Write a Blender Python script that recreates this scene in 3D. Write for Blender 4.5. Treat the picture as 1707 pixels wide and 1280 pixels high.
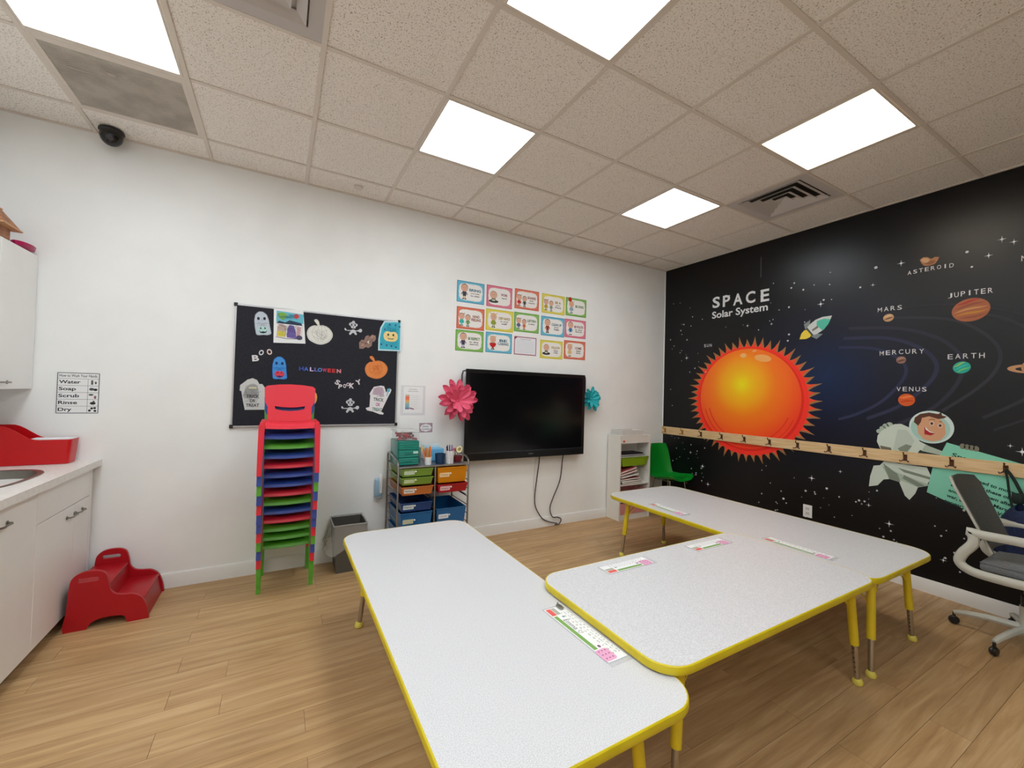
import bpy, bmesh, math, random
from mathutils import Vector, Matrix, geometry
for o in list(bpy.data.objects): bpy.data.objects.remove(o)
S = bpy.context.scene
COL = S.collection
random.seed(7)
PI = math.pi
T = 0.6096            # ceiling module, 2 ft
XR, H = 4.7476, 3.0132  # mural wall, ceiling height
XL, YF = -1.15, -6.40   # cabinet wall, wall behind the camera
YB = -0.3044            # first ceiling seam off the white wall

# ------------------------------------------------------------- camera
cd = bpy.data.cameras.new('camera'); cam = bpy.data.objects.new('camera', cd); COL.objects.link(cam)
cd.sensor_width = 36.0; cd.sensor_fit = 'HORIZONTAL'; cd.lens = 687.05/1707*36.0
cd.clip_start = 0.05
R0 = Vector((0.8712, -0.4902, 0.0272)); R1 = Vector((0.0334, 0.0038, -0.9994)); R2 = Vector((0.4898, 0.8716, 0.0197))
m = Matrix((R0, -R1, -R2)).transposed().to_quaternion().to_matrix().to_4x4()
m.translation = Vector((0.4827, -3.6442, 1.4112))
cam.matrix_world = m
S.camera = cam
# ------------------------------------------------------------- world, exposure
w = bpy.data.worlds.new('world'); S.world = w; w.use_nodes = True
w.node_tree.nodes['Background'].inputs[0].default_value = (0.8, 0.85, 1, 1)
w.node_tree.nodes['Background'].inputs[1].default_value = 0.3
S.view_settings.view_transform = 'Standard'; S.view_settings.look = 'None'
S.view_settings.exposure = 0.0; S.view_settings.gamma = 1.0; S.view_settings.use_curve_mapping = False
LAMP = 13.5            # radiance of the ceiling panels

# ------------------------------------------------------------- materials
def lin(c):
    return tuple(((v/255.0)/12.92 if v/255.0 <= 0.04045 else ((v/255.0+0.055)/1.055)**2.4) for v in c)
MC = {}
def mat(name, c, rough=0.5, metal=0.0, spec=0.5, alpha=None, trans=0.0, coat=0.0):
    if name in MC: return MC[name]
    m = bpy.data.materials.new(name); m.use_nodes = True
    b = m.node_tree.nodes['Principled BSDF']
    b.inputs['Base Color'].default_value = (*lin(c), 1)
    b.inputs['Roughness'].default_value = rough; b.inputs['Metallic'].default_value = metal
    b.inputs['Specular IOR Level'].default_value = spec
    if alpha is not None: b.inputs['Alpha'].default_value = alpha
    if trans: b.inputs['Transmission Weight'].default_value = trans
    if coat: b.inputs['Coat Weight'].default_value = coat
    MC[name] = m
    return m
def nodes(m): return m.node_tree.nodes, m.node_tree.links, m.node_tree.nodes['Principled BSDF']
def P(c):  # print ink of a colour
    return mat('ink_%02x%02x%02x' % tuple(c), c, 0.55, spec=0.3)
def noise_mix(name, c1, c2, scale, rough=0.5, detail=4, lo=0.4, hi=0.6, stretch=(1, 1, 1), bump=0.0, spec=0.5, coords='Object', bscale=None):
    m = mat(name, c1, rough, spec=spec); N, L, b = nodes(m)
    tc = N.new('ShaderNodeTexCoord'); mp = N.new('ShaderNodeMapping'); mp.inputs['Scale'].default_value = stretch
    nz = N.new('ShaderNodeTexNoise'); nz.inputs['Scale'].default_value = scale; nz.inputs['Detail'].default_value = detail
    cr = N.new('ShaderNodeValToRGB'); cr.color_ramp.elements[0].position = lo; cr.color_ramp.elements[1].position = hi
    cr.color_ramp.elements[0].color = (*lin(c1), 1); cr.color_ramp.elements[1].color = (*lin(c2), 1)
    L.new(tc.outputs[coords], mp.inputs[0]); L.new(mp.outputs[0], nz.inputs[0]); L.new(nz.outputs[0], cr.inputs[0]); L.new(cr.outputs[0], b.inputs['Base Color'])
    if bump:
        bp = N.new('ShaderNodeBump'); bp.inputs['Strength'].default_value = bump; bp.inputs['Distance'].default_value = 0.002
        L.new(nz.outputs[0], bp.inputs['Height']); L.new(bp.outputs[0], b.inputs['Normal'])
    return m

M_wall = noise_mix('white_wall_paint', (243, 243, 241), (246, 246, 244), 3, 0.6, bump=0.0, spec=0.3)
# ceiling tile: beige mineral fibre with fissures
M_tile = mat('fissured_ceiling_tile', (222, 210, 196), 0.9, spec=0.1)
N, L, b = nodes(M_tile)
tc = N.new('ShaderNodeTexCoord'); vo = N.new('ShaderNodeTexNoise'); vo.inputs['Scale'].default_value = 165; vo.inputs['Detail'].default_value = 2.0; vo.inputs['Distortion'].default_value = 0.9
r1 = N.new('ShaderNodeValToRGB'); r1.color_ramp.elements[0].position = 0.34; r1.color_ramp.elements[1].position = 0.43
r1.color_ramp.elements[0].color = (*lin((176, 164, 150)), 1); r1.color_ramp.elements[1].color = (*lin((247, 241, 233)), 1)
oi = N.new('ShaderNodeObjectInfo'); va = N.new('ShaderNodeVectorMath'); va.operation = 'ADD'; sc = N.new('ShaderNodeVectorMath'); sc.operation = 'SCALE'; sc.inputs['Scale'].default_value = 9
cx = N.new('ShaderNodeCombineXYZ')
L.new(oi.outputs['Random'], cx.inputs[0]); L.new(oi.outputs['Random'], cx.inputs[1]); L.new(cx.outputs[0], sc.inputs[0])
L.new(tc.outputs['Object'], va.inputs[0]); L.new(sc.outputs[0], va.inputs[1]); L.new(va.outputs[0], vo.inputs[0]); L.new(vo.outputs[0], r1.inputs[0]); L.new(r1.outputs[0], b.inputs['Base Color'])
bp = N.new('ShaderNodeBump'); bp.inputs['Strength'].default_value = 0.25; bp.inputs['Distance'].default_value = 0.001
L.new(r1.outputs[0], bp.inputs['Height']); L.new(bp.outputs[0], b.inputs['Normal'])
M_tee = mat('cream_ceiling_grid', (222, 212, 200), 0.5)
# vinyl plank with wood grain
M_plank = mat('tan_wood_plank', (190, 152, 108), 0.42, spec=0.4)
N, L, b = nodes(M_plank)
tc = N.new('ShaderNodeTexCoord'); oi = N.new('ShaderNodeObjectInfo'); cx = N.new('ShaderNodeCombineXYZ'); sc = N.new('ShaderNodeVectorMath'); sc.operation = 'SCALE'; sc.inputs['Scale'].default_value = 30
va = N.new('ShaderNodeVectorMath'); va.operation = 'ADD'; mp = N.new('ShaderNodeMapping'); mp.inputs['Scale'].default_value = (1.1, 17, 1)
nz = N.new('ShaderNodeTexNoise'); nz.inputs['Scale'].default_value = 1.6; nz.inputs['Detail'].default_value = 9; nz.inputs['Roughness'].default_value = 0.62; nz.inputs['Distortion'].default_value = 0.5
cr = N.new('ShaderNodeValToRGB'); e = cr.color_ramp.elements
e[0].position = 0.28; e[0].color = (*lin((160, 124, 82)), 1); e[1].position = 0.72; e[1].color = (*lin((206, 172, 128)), 1)
x_ = cr.color_ramp.elements.new(0.5); x_.color = (*lin((186, 149, 104)), 1)
hs = N.new('ShaderNodeHueSaturation'); mr = N.new('ShaderNodeMapRange'); mr.inputs[3].default_value = 0.93; mr.inputs[4].default_value = 1.06
L.new(oi.outputs['Random'], cx.inputs[0]); L.new(oi.outputs['Random'], cx.inputs[1]); L.new(cx.outputs[0], sc.inputs[0])
L.new(tc.outputs['Object'], va.inputs[0]); L.new(sc.outputs[0], va.inputs[1]); L.new(va.outputs[0], mp.inputs[0]); L.new(mp.outputs[0], nz.inputs[0]); L.new(nz.outputs[0], cr.inputs[0])
L.new(cr.outputs[0], hs.inputs['Color']); L.new(oi.outputs['Random'], mr.inputs[0]); L.new(mr.outputs[0], hs.inputs['Value']); L.new(hs.outputs[0], b.inputs['Base Color'])
bp = N.new('ShaderNodeBump'); bp.inputs['Strength'].default_value = 0.15; bp.inputs['Distance'].default_value = 0.001
L.new(nz.outputs[0], bp.inputs['Height']); L.new(bp.outputs[0], b.inputs['Normal'])
M_seam = mat('dark_floor_joint', (120, 88, 56), 0.7)
M_laminate = noise_mix('speckled_grey_laminate', (196, 195, 197), (224, 223, 225), 330, 0.42, detail=2, lo=0.35, hi=0.62)
M_yel = noise_mix('yellow_edge_band', (212, 190, 20), (222, 200, 30), 8, 0.38)
M_yelp = mat('yellow_powder_coat', (226, 196, 34), 0.4)
M_yelf = mat('pale_yellow_glide', (226, 210, 90), 0.5)
M_chrome = mat('chrome', (190, 186, 178), 0.18, 1.0)
M_steel = mat('brushed_steel', (150, 148, 140), 0.35, 1.0)
M_black = mat('black_plastic', (18, 18, 20), 0.35)
M_dark = mat('near_black', (8, 8, 9), 0.6)
M_white = mat('white_plastic', (236, 236, 234), 0.4)
M_cab = noise_mix('white_cabinet_laminate', (240, 238, 234), (244, 242, 239), 2, 0.35)
M_counter = noise_mix('pale_counter_laminate', (228, 224, 218), (236, 232, 227), 40, 0.35)
M_paper = mat('white_paper', (240, 240, 240), 0.6, spec=0.3)
M_base = mat('white_baseboard_paint', (236, 234, 230), 0.35)
M_red = mat('red_moulded_plastic', (176, 6, 24), 0.4)
M_redc = mat('red_chair_plastic', (226, 44, 62), 0.3)
M_bluec = mat('blue_chair_plastic', (54, 78, 160), 0.28)
M_grnc = mat('green_chair_plastic', (92, 168, 50), 0.3)

def lamp_mat(name, c, k):
    m = bpy.data.materials.new(name); m.use_nodes = True; N = m.node_tree.nodes; L = m.node_tree.links
    N.clear(); o = N.new('ShaderNodeOutputMaterial'); e = N.new('ShaderNodeEmission')
    tc = N.new('ShaderNodeTexCoord'); mp = N.new('ShaderNodeMapping'); mp.inputs['Scale'].default_value = (6.0, 1.2, 1)
    nz = N.new('ShaderNodeTexNoise'); nz.inputs['Scale'].default_value = 1.0; nz.inputs['Detail'].default_value = 0
    mr = N.new('ShaderNodeMapRange'); mr.inputs[1].default_value = 0.3; mr.inputs[2].default_value = 0.7; mr.inputs[3].default_value = 0.8*k; mr.inputs[4].default_value = 1.15*k
    e.inputs[0].default_value = (*c, 1)
    L.new(tc.outputs['Object'], mp.inputs[0]); L.new(mp.outputs[0], nz.inputs[0]); L.new(nz.outputs[0], mr.inputs[0]); L.new(mr.outputs[0], e.inputs[1]); L.new(e.outputs[0], o.inputs[0])
    return m
M_lampc = lamp_mat('cool_light_diffuser', (0.88, 0.955, 1.0), LAMP)
M_lampw = lamp_mat('warm_light_diffuser', (1.0, 0.88, 0.70), LAMP*0.85)

# ------------------------------------------------------------- mesh builder
def frame(o, u, v):
    u = Vector(u).normalized(); v = Vector(v).normalized(); n = u.cross(v)
    m = Matrix((u, v, n)).transposed().to_4x4(); m.translation = Vector(o); return m
I4 = Matrix.Identity(4)
_tb = {}
def text_geo(s, bold=0.0, shear=0.0):
    k = (s, bold, shear)
    if k in _tb: return _tb[k]
    c = bpy.data.curves.new('t', 'FONT'); c.body = s; c.size = 1; c.offset = bold; c.shear = shear; c.resolution_u = 3
    o = bpy.data.objects.new('t', c); COL.objects.link(o)
    dg = bpy.context.evaluated_depsgraph_get(); me = bpy.data.meshes.new_from_object(o.evaluated_get(dg))
    vs = [tuple(v.co) for v in me.vertices]; fs = [tuple(p.vertices) for p in me.polygons]
    bpy.data.objects.remove(o); bpy.data.curves.remove(c); bpy.data.meshes.remove(me)
    _tb[k] = (vs, fs); return _tb[k]
class MB:
    def __init__(s): s.v = []; s.f = []; s.m = []; s.mats = []
    def mi(s, m):
        if m not in s.mats: s.mats.append(m)
        return s.mats.index(m)
    def add(s, vs, fs, m, M=None):
        k = len(s.v); i = s.mi(m)
        s.v += [tuple(M @ Vector(p)) if M is not None else tuple(p) for p in vs]
        s.f += [tuple(a+k for a in f) for f in fs]; s.m += [i]*len(fs); return s
    def box(s, x0, x1, y0, y1, z0, z1, m, r=0.0, M=None, seg=1):
        x0, x1 = min(x0, x1), max(x0, x1); y0, y1 = min(y0, y1), max(y0, y1); z0, z1 = min(z0, z1), max(z0, z1)
        bm = bmesh.new(); bmesh.ops.create_cube(bm, size=1)
        for v in bm.verts: v.co = Vector(((x0+x1)/2+v.co.x*(x1-x0), (y0+y1)/2+v.co.y*(y1-y0), (z0+z1)/2+v.co.z*(z1-z0)))
        if r: bmesh.ops.bevel(bm, geom=bm.edges[:], offset=r, segments=seg, affect='EDGES', profile=0.5)
        bm.verts.index_update()
        s.add([v.co[:] for v in bm.verts], [[v.index for v in f.verts] for f in bm.faces], m, M); bm.free(); return s
    def prism(s, loops, d0, d1, m, M=None, mside=None):
        if not isinstance(loops[0][0], (tuple, list)): loops = [loops]
        tri = geometry.tessellate_polygon([[Vector((p[0], p[1], 0)) for p in l] for l in loops])
        pts = [p for l in loops for p in l]; n = len(pts)
        def area(t): a, b_, c = (pts[i] for i in t); return (b_[0]-a[0])*(c[1]-a[1])-(b_[1]-a[1])*(c[0]-a[0])
        top = [t if area(t) > 0 else t[::-1] for t in tri]
        s.add([(p[0], p[1], d1) for p in pts], top, m, M)
        if d0 is None: return s
        s.add([(p[0], p[1], d0) for p in pts], [t[::-1] for t in top], m, M)
        k = 0
        for li, l in enumerate(loops):
            A = sum(l[i][0]*l[(i+1) % len(l)][1]-l[(i+1) % len(l)][0]*l[i][1] for i in range(len(l)))
            vs = [(p[0], p[1], d) for d in (d0, d1) for p in l]; c = len(l); fs = []
            for i in range(c):
                j = (i+1) % c; q = (i, j, c+j, c+i)
                fs.append(q if (A > 0) == (li == 0) else q[::-1])
            s.add(vs, fs, mside or m, M)
        return s
    def flat(s, loop, w, m, M=None): return s.prism([loop], None, w, m, M)
    def disc(s, u, v, ru, rv, w, m, M=None, n=20, a0=0.0):
        return s.flat([(u+ru*math.cos(t)*math.cos(a0)-rv*math.sin(t)*math.sin(a0), v+ru*math.cos(t)*math.sin(a0)+rv*math.sin(t)*math.cos(a0)) for t in (2*PI*i/n for i in range(n))], w, m, M)
    def rect(s, u0, u1, v0, v1, w, m, M=None): return s.flat([(u0, v0), (u1, v0), (u1, v1), (u0, v1)], w, m, M)
    def stroke(s, pts, wd, w, m, M=None):
        for a, b_ in zip(pts, pts[1:]):
            d = Vector((b_[0]-a[0], b_[1]-a[1]))
            if d.length < 1e-6: continue
            n = Vector((-d.y, d.x)).normalized()*wd/2
            s.add([(a[0]-n.x, a[1]-n.y, w), (b_[0]-n.x, b_[1]-n.y, w), (b_[0]+n.x, b_[1]+n.y, w), (a[0]+n.x, a[1]+n.y, w)], [(0, 1, 2, 3)], m, M)
        return s
    def text(s, t, u0, u1, v0, v1, w, m, M=None, bold=0.0, shear=0.0, rot=0.0, depth=0.0):
        vs, fs = text_geo(t, bold, shear)
        xs = [p[0] for p in vs]; ys = [p[1] for p in vs]; x0, x1, y0, y1 = min(xs), max(xs), min(ys), max(ys)
        ca, sa = math.cos(rot), math.sin(rot); cu, cv = (u0+u1)/2, (v0+v1)/2
        def f(p, w):
            a = ((p[0]-x0)/(x1-x0)-0.5)*(u1-u0); b_ = ((p[1]-y0)/(y1-y0)-0.5)*(v1-v0)
            return (cu+a*ca-b_*sa, cv+a*sa+b_*ca, w)
        s.add([f(p, w) for p in vs], fs, m, M)
        if depth:
            ed = {}
            for q in fs:
                for i in range(len(q)):
                    e_ = (q[i], q[(i+1) % len(q)]); ed[e_] = 1
            bd = [e_ for e_ in ed if (e_[1], e_[0]) not in ed]
            for a, b_ in bd: s.add([f(vs[a], w-depth), f(vs[b_], w-depth), f(vs[b_], w), f(vs[a], w)], [(0, 1, 2, 3)], m, M)
        return s
    def tube(s, pts, r, m, n=8, closed=False, cap=True, M=None, r2=None, up=(0, 0, 1), flat=1.0):
        pts = [Vector(p) for p in pts]; c = len(pts); vs = []; fs = []; prev = None
        for i, p in enumerate(pts):
            if closed: d = (pts[(i+1) % c]-pts[i-1])
            else: d = pts[min(i+1, c-1)]-pts[max(i-1, 0)]
            d.normalize()
            if prev is None:
                a = Vector(up).cross(d)
                if a.length < 1e-3: a = Vector((1, 0, 0)).cross(d)
            else: a = prev-d*prev.dot(d)
            a.normalize(); prev = a; b_ = d.cross(a)
            rr = r if r2 is None else r+(r2-r)*i/(c-1)
            for k in range(n):
                t = 2*PI*k/n; vs.append(p+a*rr*math.cos(t)*flat+b_*rr*math.sin(t))
        for i in range(c if closed else c-1):
            for k in range(n):
                j = (i+1) % c; fs.append((i*n+k, i*n+(k+1) % n, j*n+(k+1) % n, j*n+k))
        if not closed and cap: fs.append(tuple(range(n))[::-1]); fs.append(tuple((c-1)*n+k for k in range(n)))
        return s.add([v[:] for v in vs], fs, m, M)
    def lathe(s, prof, m, c=(0, 0, 0), n=20, M=None, sx=1, sy=1):
        vs = [(c[0]+r*math.cos(2*PI*k/n)*sx, c[1]+r*math.sin(2*PI*k/n)*sy, c[2]+z) for r, z in prof for k in range(n)]
        fs = [(i*n+k, i*n+(k+1) % n, (i+1)*n+(k+1) % n, (i+1)*n+k) for i in range(len(prof)-1) for k in range(n)]
        if prof[0][0] > 1e-5: fs.append(tuple(range(n))[::-1])
        if prof[-1][0] > 1e-5: fs.append(tuple((len(prof)-1)*n+k for k in range(n)))
        return s.add(vs, fs, m, M)
    def ball(s, c, rx, ry, rz, m, n=12, k=8, M=None):
        vs = []; fs = []
        for i in range(k+1):
            t = PI*i/k
            for j in range(n): vs.append((c[0]+rx*math.sin(t)*math.cos(2*PI*j/n), c[1]+ry*math.sin(t)*math.sin(2*PI*j/n), c[2]-rz*math.cos(t)))
        for i in range(k):
            for j in range(n): fs.append((i*n+j, i*n+(j+1) % n, (i+1)*n+(j+1) % n, (i+1)*n+j))
        return s.add(vs, fs, m, M)
    def grid(s, fn, nu, nv, m, thick=None, M=None):
        vs = [tuple(fn(i/nu, j/nv)) for i in range(nu+1) for j in range(nv+1)]; w_ = nv+1
        fs = [(i*w_+j, (i+1)*w_+j, (i+1)*w_+j+1, i*w_+j+1) for i in range(nu) for j in range(nv)]
        if thick is None: return s.add(vs, fs, m, M)
        nn = [Vector((0, 0, 0)) for _ in vs]
        for f in fs:
            n_ = (Vector(vs[f[1]])-Vector(vs[f[0]])).cross(Vector(vs[f[3]])-Vector(vs[f[0]]))
            for q in f: nn[q] += n_
        k = len(vs); v2 = [tuple(Vector(v)-(n_.normalized()*thick if n_.length > 0 else Vector((0, 0, 0)))) for v, n_ in zip(vs, nn)]
        g = [tuple(a+k for a in f[::-1]) for f in fs]; bd = {}
        for f in fs:
            for i in range(4): bd[(f[i], f[(i+1) % 4])] = 1
        sd = [(b_, a, a+k, b_+k) for (a, b_) in bd if (b_, a) not in bd]
        return s.add(vs+v2, fs+g+sd, m, M)
    def mesh(s, name, off=Vector((0, 0, 0)), smooth=True):
        me = bpy.data.meshes.new(name); me.from_pydata([tuple(Vector(v)-off) for v in s.v], [], s.f)
        for q in s.mats: me.materials.append(q)
        me.polygons.foreach_set('material_index', s.m); me.validate()
        if smooth:
            me.polygons.foreach_set('use_smooth', [True]*len(me.polygons)); me.set_sharp_from_angle(angle=math.radians(35))
        me.update(); return me
def origin_of(p):
    o = Vector((0, 0, 0))
    while p is not None: o += p.location; p = p.parent
    return o
def tag(o, label=None, cat=None, group=None, kind=None):
    if label: o['label'] = label
    if cat: o['category'] = cat
    if group: o['group'] = group
    if kind: o['kind'] = kind
    return o
def obj(name, mb, parent=None, label=None, cat=None, group=None, kind=None, loc=None):
    """mesh built in world coordinates; loc = origin of a top-level mesh"""
    off = origin_of(parent)+(Vector(loc) if loc is not None else Vector((0, 0, 0)))
    o = bpy.data.objects.new(name, mb.mesh(name, off)); COL.objects.link(o); o.parent = parent
    if loc is not None: o.location = loc
    return tag(o, label, cat, group, kind)
def thing(name, loc, label, cat, group=None):
    o = bpy.data.objects.new(name, None); COL.objects.link(o); o.location = loc; o.empty_display_size = 0.05
    return tag(o, label, cat, group)
def kids(o): return [c for c in bpy.data.objects if c.parent == o]
def copy_tree(o, parent=None):
    c = o.copy(); COL.objects.link(c); c.parent = parent
    for ch in kids(o): copy_tree(ch, c)
    return c
def rrect(x0, x1, y0, y1, r, n=5):
    p = []
    for cx_, cy_, a in ((x1-r, y0+r, -PI/2), (x1-r, y1-r, 0), (x0+r, y1-r, PI/2), (x0+r, y0+r, PI)):
        p += [(cx_+r*math.cos(a+PI/2*i/n), cy_+r*math.sin(a+PI/2*i/n)) for i in range(n+1)]
    return p
def FW(y=0.0): return frame((0, y, 0), (1, 0, 0), (0, 0, 1))       # white wall: u = x, v = z, w towards the room
def FR(x=XR): return frame((x, 0, 0), (0, -1, 0), (0, 0, 1))       # mural wall: u = distance from corner, v = z

# ============================================================= SETTING
fl = obj('floor', MB().box(XL-.1, XR+.1, YF-.1, .1, -.12, -.004, M_seam), kind='structure')
PWD, PLN = 0.1325, 1.22
row = 0; y = 0.0
seam0 = -1.225
k0 = math.ceil((0-seam0)/PWD)
meshes = {}
rng = random.Random(3)
for r in range(-40, k0+1):
    y0 = seam0+r*PWD; y1 = y0+PWD
    if y1 <= YF or y0 >= 0: continue
    y0c, y1c = max(y0, YF), min(y1, 0)
    off = 0.093 if r % 2 == 1 else rng.choice([0.45, 0.75, 0.98, 0.3, 0.62])
    x = off-PLN*2
    while x < XR:
        a, b_ = max(x, XL), min(x+PLN, XR)
        if b_-a > 0.01:
            key = (round(b_-a, 3), round(y1c-y0c, 3))
            if key not in meshes:
                q = MB(); l_, w_ = b_-a, y1c-y0c
                q.box(-l_/2+.0008, l_/2-.0008, -w_/2+.0007, w_/2-.0007, -.004, 0, M_plank)
                meshes[key] = q.mesh('plank')
            o = bpy.data.objects.new('plank', meshes[key]); COL.objects.link(o); o.parent = fl; o.location = ((a+b_)/2, (y0c+y1c)/2, 0)
        x += PLN
obj('wall_back', MB().box(XL-.1, XR+.1, 0, .1, -.12, H+.15, M_wall), kind='structure')
obj('wall_left', MB().box(XL-.1, XL, YF, 0, -.12, H+.15, M_wall), kind='structure')
obj('wall_right', MB().box(XR, XR+.1, YF, 0, -.12, H+.15, M_wall), kind='structure')
obj('wall_front', MB().box(XL-.1, XR+.1, YF-.1, YF, -.12, H+.15, M_wall), kind='structure')
def baseboard(name, a, b_, n):
    q = MB(); prof = [(0, 0), (.014, 0), (.014, .085), (.008, .1), (0, .1)]
    u = (Vector(b_)-Vector(a)); ln = u.length; u.normalize()
    Mx = Matrix((Vector(n), Vector((0, 0, 1)), Vector(n).cross(Vector((0, 0, 1))))).transposed().to_4x4(); Mx.translation = Vector(a)
    d = ln if Vector(n).cross(Vector((0, 0, 1))).dot(u) > 0 else -ln
    q.prism([prof], min(0, d), max(0, d), M_base, Mx); return obj(name, q, kind='structure')
baseboard('baseboard_back', (-.5, 0, 0), (XR-.02, 0, 0), (0, -1, 0))
baseboard('baseboard_right', (XR, YF, 0), (XR, -.001, 0), (-1, 0, 0))
# ceiling: slab, tee bars, tiles
ce = obj('ceiling', MB().box(XL-.1, XR+.1, YF-.1, .1, H+.06, H+.16, M_tee), kind='structure')
ulines = [i*T for i in range(-1, 8)]; vlines = [YB-i*T for i in range(0, 11)]
xs = [XL]+ulines+[XR]; ys = [0]+[v for v in vlines if v > YF+.02]+[YF]
lights = {(2, 1): ((2, 3), (1, 2), 'c')}
# occupied modules: (col, row): col i between xs; use u,v index in tiles (v index = rows from seam)
occ = set()
for (u, v0, v1) in [(2, 1, 2), (5, 1, 2), (5, 3, 4), (2, 3, 4), (-1, 1, 2), (-1, 0, 1), (0, 2, 3), (6, 2, 3), (2, 5, 6), (2, 7, 8), (-1, 3, 4), (-1, 5, 6), (-1, 7, 8)]:
    for v in range(v0, v1): occ.add((u, v))
tm = {}
for i in range(len(xs)-1):
    for j in range(len(ys)-1):
        if (i-2, j-1) in occ: continue
        a, b_, c, d = xs[i], xs[i+1], ys[j+1], ys[j]
        key = (round(b_-a, 3), round(d-c, 3))
        if key not in tm:
            tm[key] = MB().box(-(b_-a)/2+.002, (b_-a)/2-.002, -(d-c)/2+.002, (d-c)/2-.002, .006, .02, M_tile).mesh('ceiling_tile')
        o = bpy.data.objects.new('ceiling_tile', tm[key]); COL.objects.link(o); o.parent = ce; o.location = ((a+b_)/2, (c+d)/2, H)
for x in ulines: obj('tee_bar', MB().box(x-.012, x+.012, YF, 0, H, H+.0055, M_tee, .001), ce)
for y in ys[1:-1]: obj('tee_bar', MB().box(XL, XR, y-.011, y+.011, H+.0005, H+.0055, M_tee), ce)
for a in [(XL, XR, -.02, 0), (XL, XR, YF, YF+.02), (XL, XL+.02, YF, 0), (XR-.02, XR, YF, 0)]: obj('wall_angle', MB().box(*a, H-.001, H+.0055, M_tee), ce)

# ============================================================= LIGHTS AND CEILING FITTINGS
def ceiling_light(u, v0, v1, m, label, group=None):
    x0, x1, y1, y0 = u*T, (u+1)*T, YB-v0*T, YB-v1*T
    t = thing('ceiling_light', ((x0+x1)/2, (y0+y1)/2, H), label, 'ceiling light', group)
    a = .014; bw = .026
    q = MB()
    for bx in [(x0+a, x0+bw, y0+a, y1-a), (x1-bw, x1-a, y0+a, y1-a), (x0+bw, x1-bw, y0+a, y0+bw), (x0+bw, x1-bw, y1-bw, y1-a)]: q.box(*bx, H-.002, H+.03, M_tee, .001)
    obj('frame', q, t)
    obj('diffuser', MB().box(x0+bw, x1-bw, y0+bw, y1-bw, H+.006, H+.012, m), t)
ceiling_light(2, 1, 2, M_lampc, 'square cool white ceiling panel above the poster wall, bluish corner')
ceiling_light(5, 1, 2, M_lampc, 'small square white ceiling panel beside the louvred vent near the mural')
ceiling_light(5, 3, 4, M_lampw, 'square warm cream ceiling panel in front of the mural wall')
ceiling_light(2, 3, 4, M_lampc, 'white ceiling panel cut by the top edge, in the middle')
ceiling_light(-1, 1, 2, M_lampc, 'white ceiling panel at the top left beside the grey grille')
for u, v, lb in ((2, 5, 'nearest overhead panel in the middle row'), (2, 7, 'rearmost panel in the middle row'), (-1, 3, 'first of the panels over the cabinets'), (-1, 5, 'second of the panels over the cabinets'), (-1, 7, 'rearmost of the panels over the cabinets')):
    ceiling_light(u, v, v+1, M_lampc, 'white ceiling panel out of view behind the camera, '+lb, 'ceiling panels out of view')
def diffuser_vent(u, v0, label, m, mi):
    x0, y1 = u*T+.012, YB-v0*T-.011; x1, y0 = x0+T-.024, y1-T+.022
    t = thing('air_vent', ((x0+x1)/2, (y0+y1)/2, H), label, 'vent')
    cx_, cy_ = (x0+x1)/2, (y0+y1)/2; hs_ = (x1-x0)/2
    def ring(r0, z0, r1, z1, mm):
        q = MB(); vs = []
        for r_, z_ in ((r0, z0), (r1, z1), (r1, z1+.004), (r0, z0+.004)):
            vs += [(cx_-r_, cy_-r_, z_), (cx_+r_, cy_-r_, z_), (cx_+r_, cy_+r_, z_), (cx_-r_, cy_+r_, z_)]
        fs = [(a*4+i, a*4+(i+1) % 4, ((a+1) % 4)*4+(i+1) % 4, ((a+1) % 4)*4+i) for a in range(4) for i in range(4)]
        fs = [f[::-1] for f in fs]
        return q.add(vs, fs, mm)
    obj('frame', ring(hs_, H+.001, hs_-.06, H+.003, m), t)
    obj('back_plate', MB().box(x0+.05, x1-.05, y0+.05, y1-.05, H+.034, H+.038, mi), t)
    for r_ in (.225, .165, .105, .05): obj('louvre', ring(r_, H-.003, r_-.040, H+.020, m), t)
M_vent = mat('grey_vent_metal', (206, 200, 196), 0.4)
M_ventd = mat('vent_inside', (60, 55, 52), 0.7)
M_ventw = mat('pale_vent_metal', (196, 190, 186), 0.4)
diffuser_vent(6, 2, 'grey square louvred ceiling vent beside the small white panel near the mural', M_vent, M_ventd)
diffuser_vent(0, 2, 'pale square ceiling vent with stepped rim cut by the top edge', M_ventw, M_vent)
t = thing('return_grille', (-.5*T, YB-.5*T, H), 'dusty grey slatted return grille set in the ceiling over the wall camera', 'grille')
x0, x1, y1, y0 = -T+.012, -.012, YB-.011, YB-T+.011
q = MB()
for bx in [(x0, x0+.02, y0, y1), (x1-.02, x1, y0, y1), (x0+.02, x1-.02, y0, y0+.045), (x0+.02, x1-.02, y1-.02, y1)]: q.box(*bx, H, H+.012, M_tee, .001)
obj('frame', q, t)
M_gr = noise_mix('dusty_grille_metal', (178, 170, 158), (198, 190, 178), 7, 0.6)
obj('back_plate', MB().box(x0+.02, x1-.02, y0+.045, y1-.02, H+.02, H+.025, mat('grille_back', (96, 90, 82), .8)), t)
q = MB(); yy = y0+.05
while yy < y1-.024:
    q.box(x0+.02, x1-.02, yy, yy+.0088, H+.002, H+.0045, M_gr); yy += .0125
for a_, b_2, c_, d_ in ((.08, .16, .20, .21), (.24, .27, .15, .18), (.36, .44, .09, .1)): q.box(x0+a_, x0+b_2, y0+c_, y0+d_, H+.001, H+.003, mat('dust_streak', (190, 184, 172), .9))
obj('slat', q, t, kind='stuff')
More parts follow.
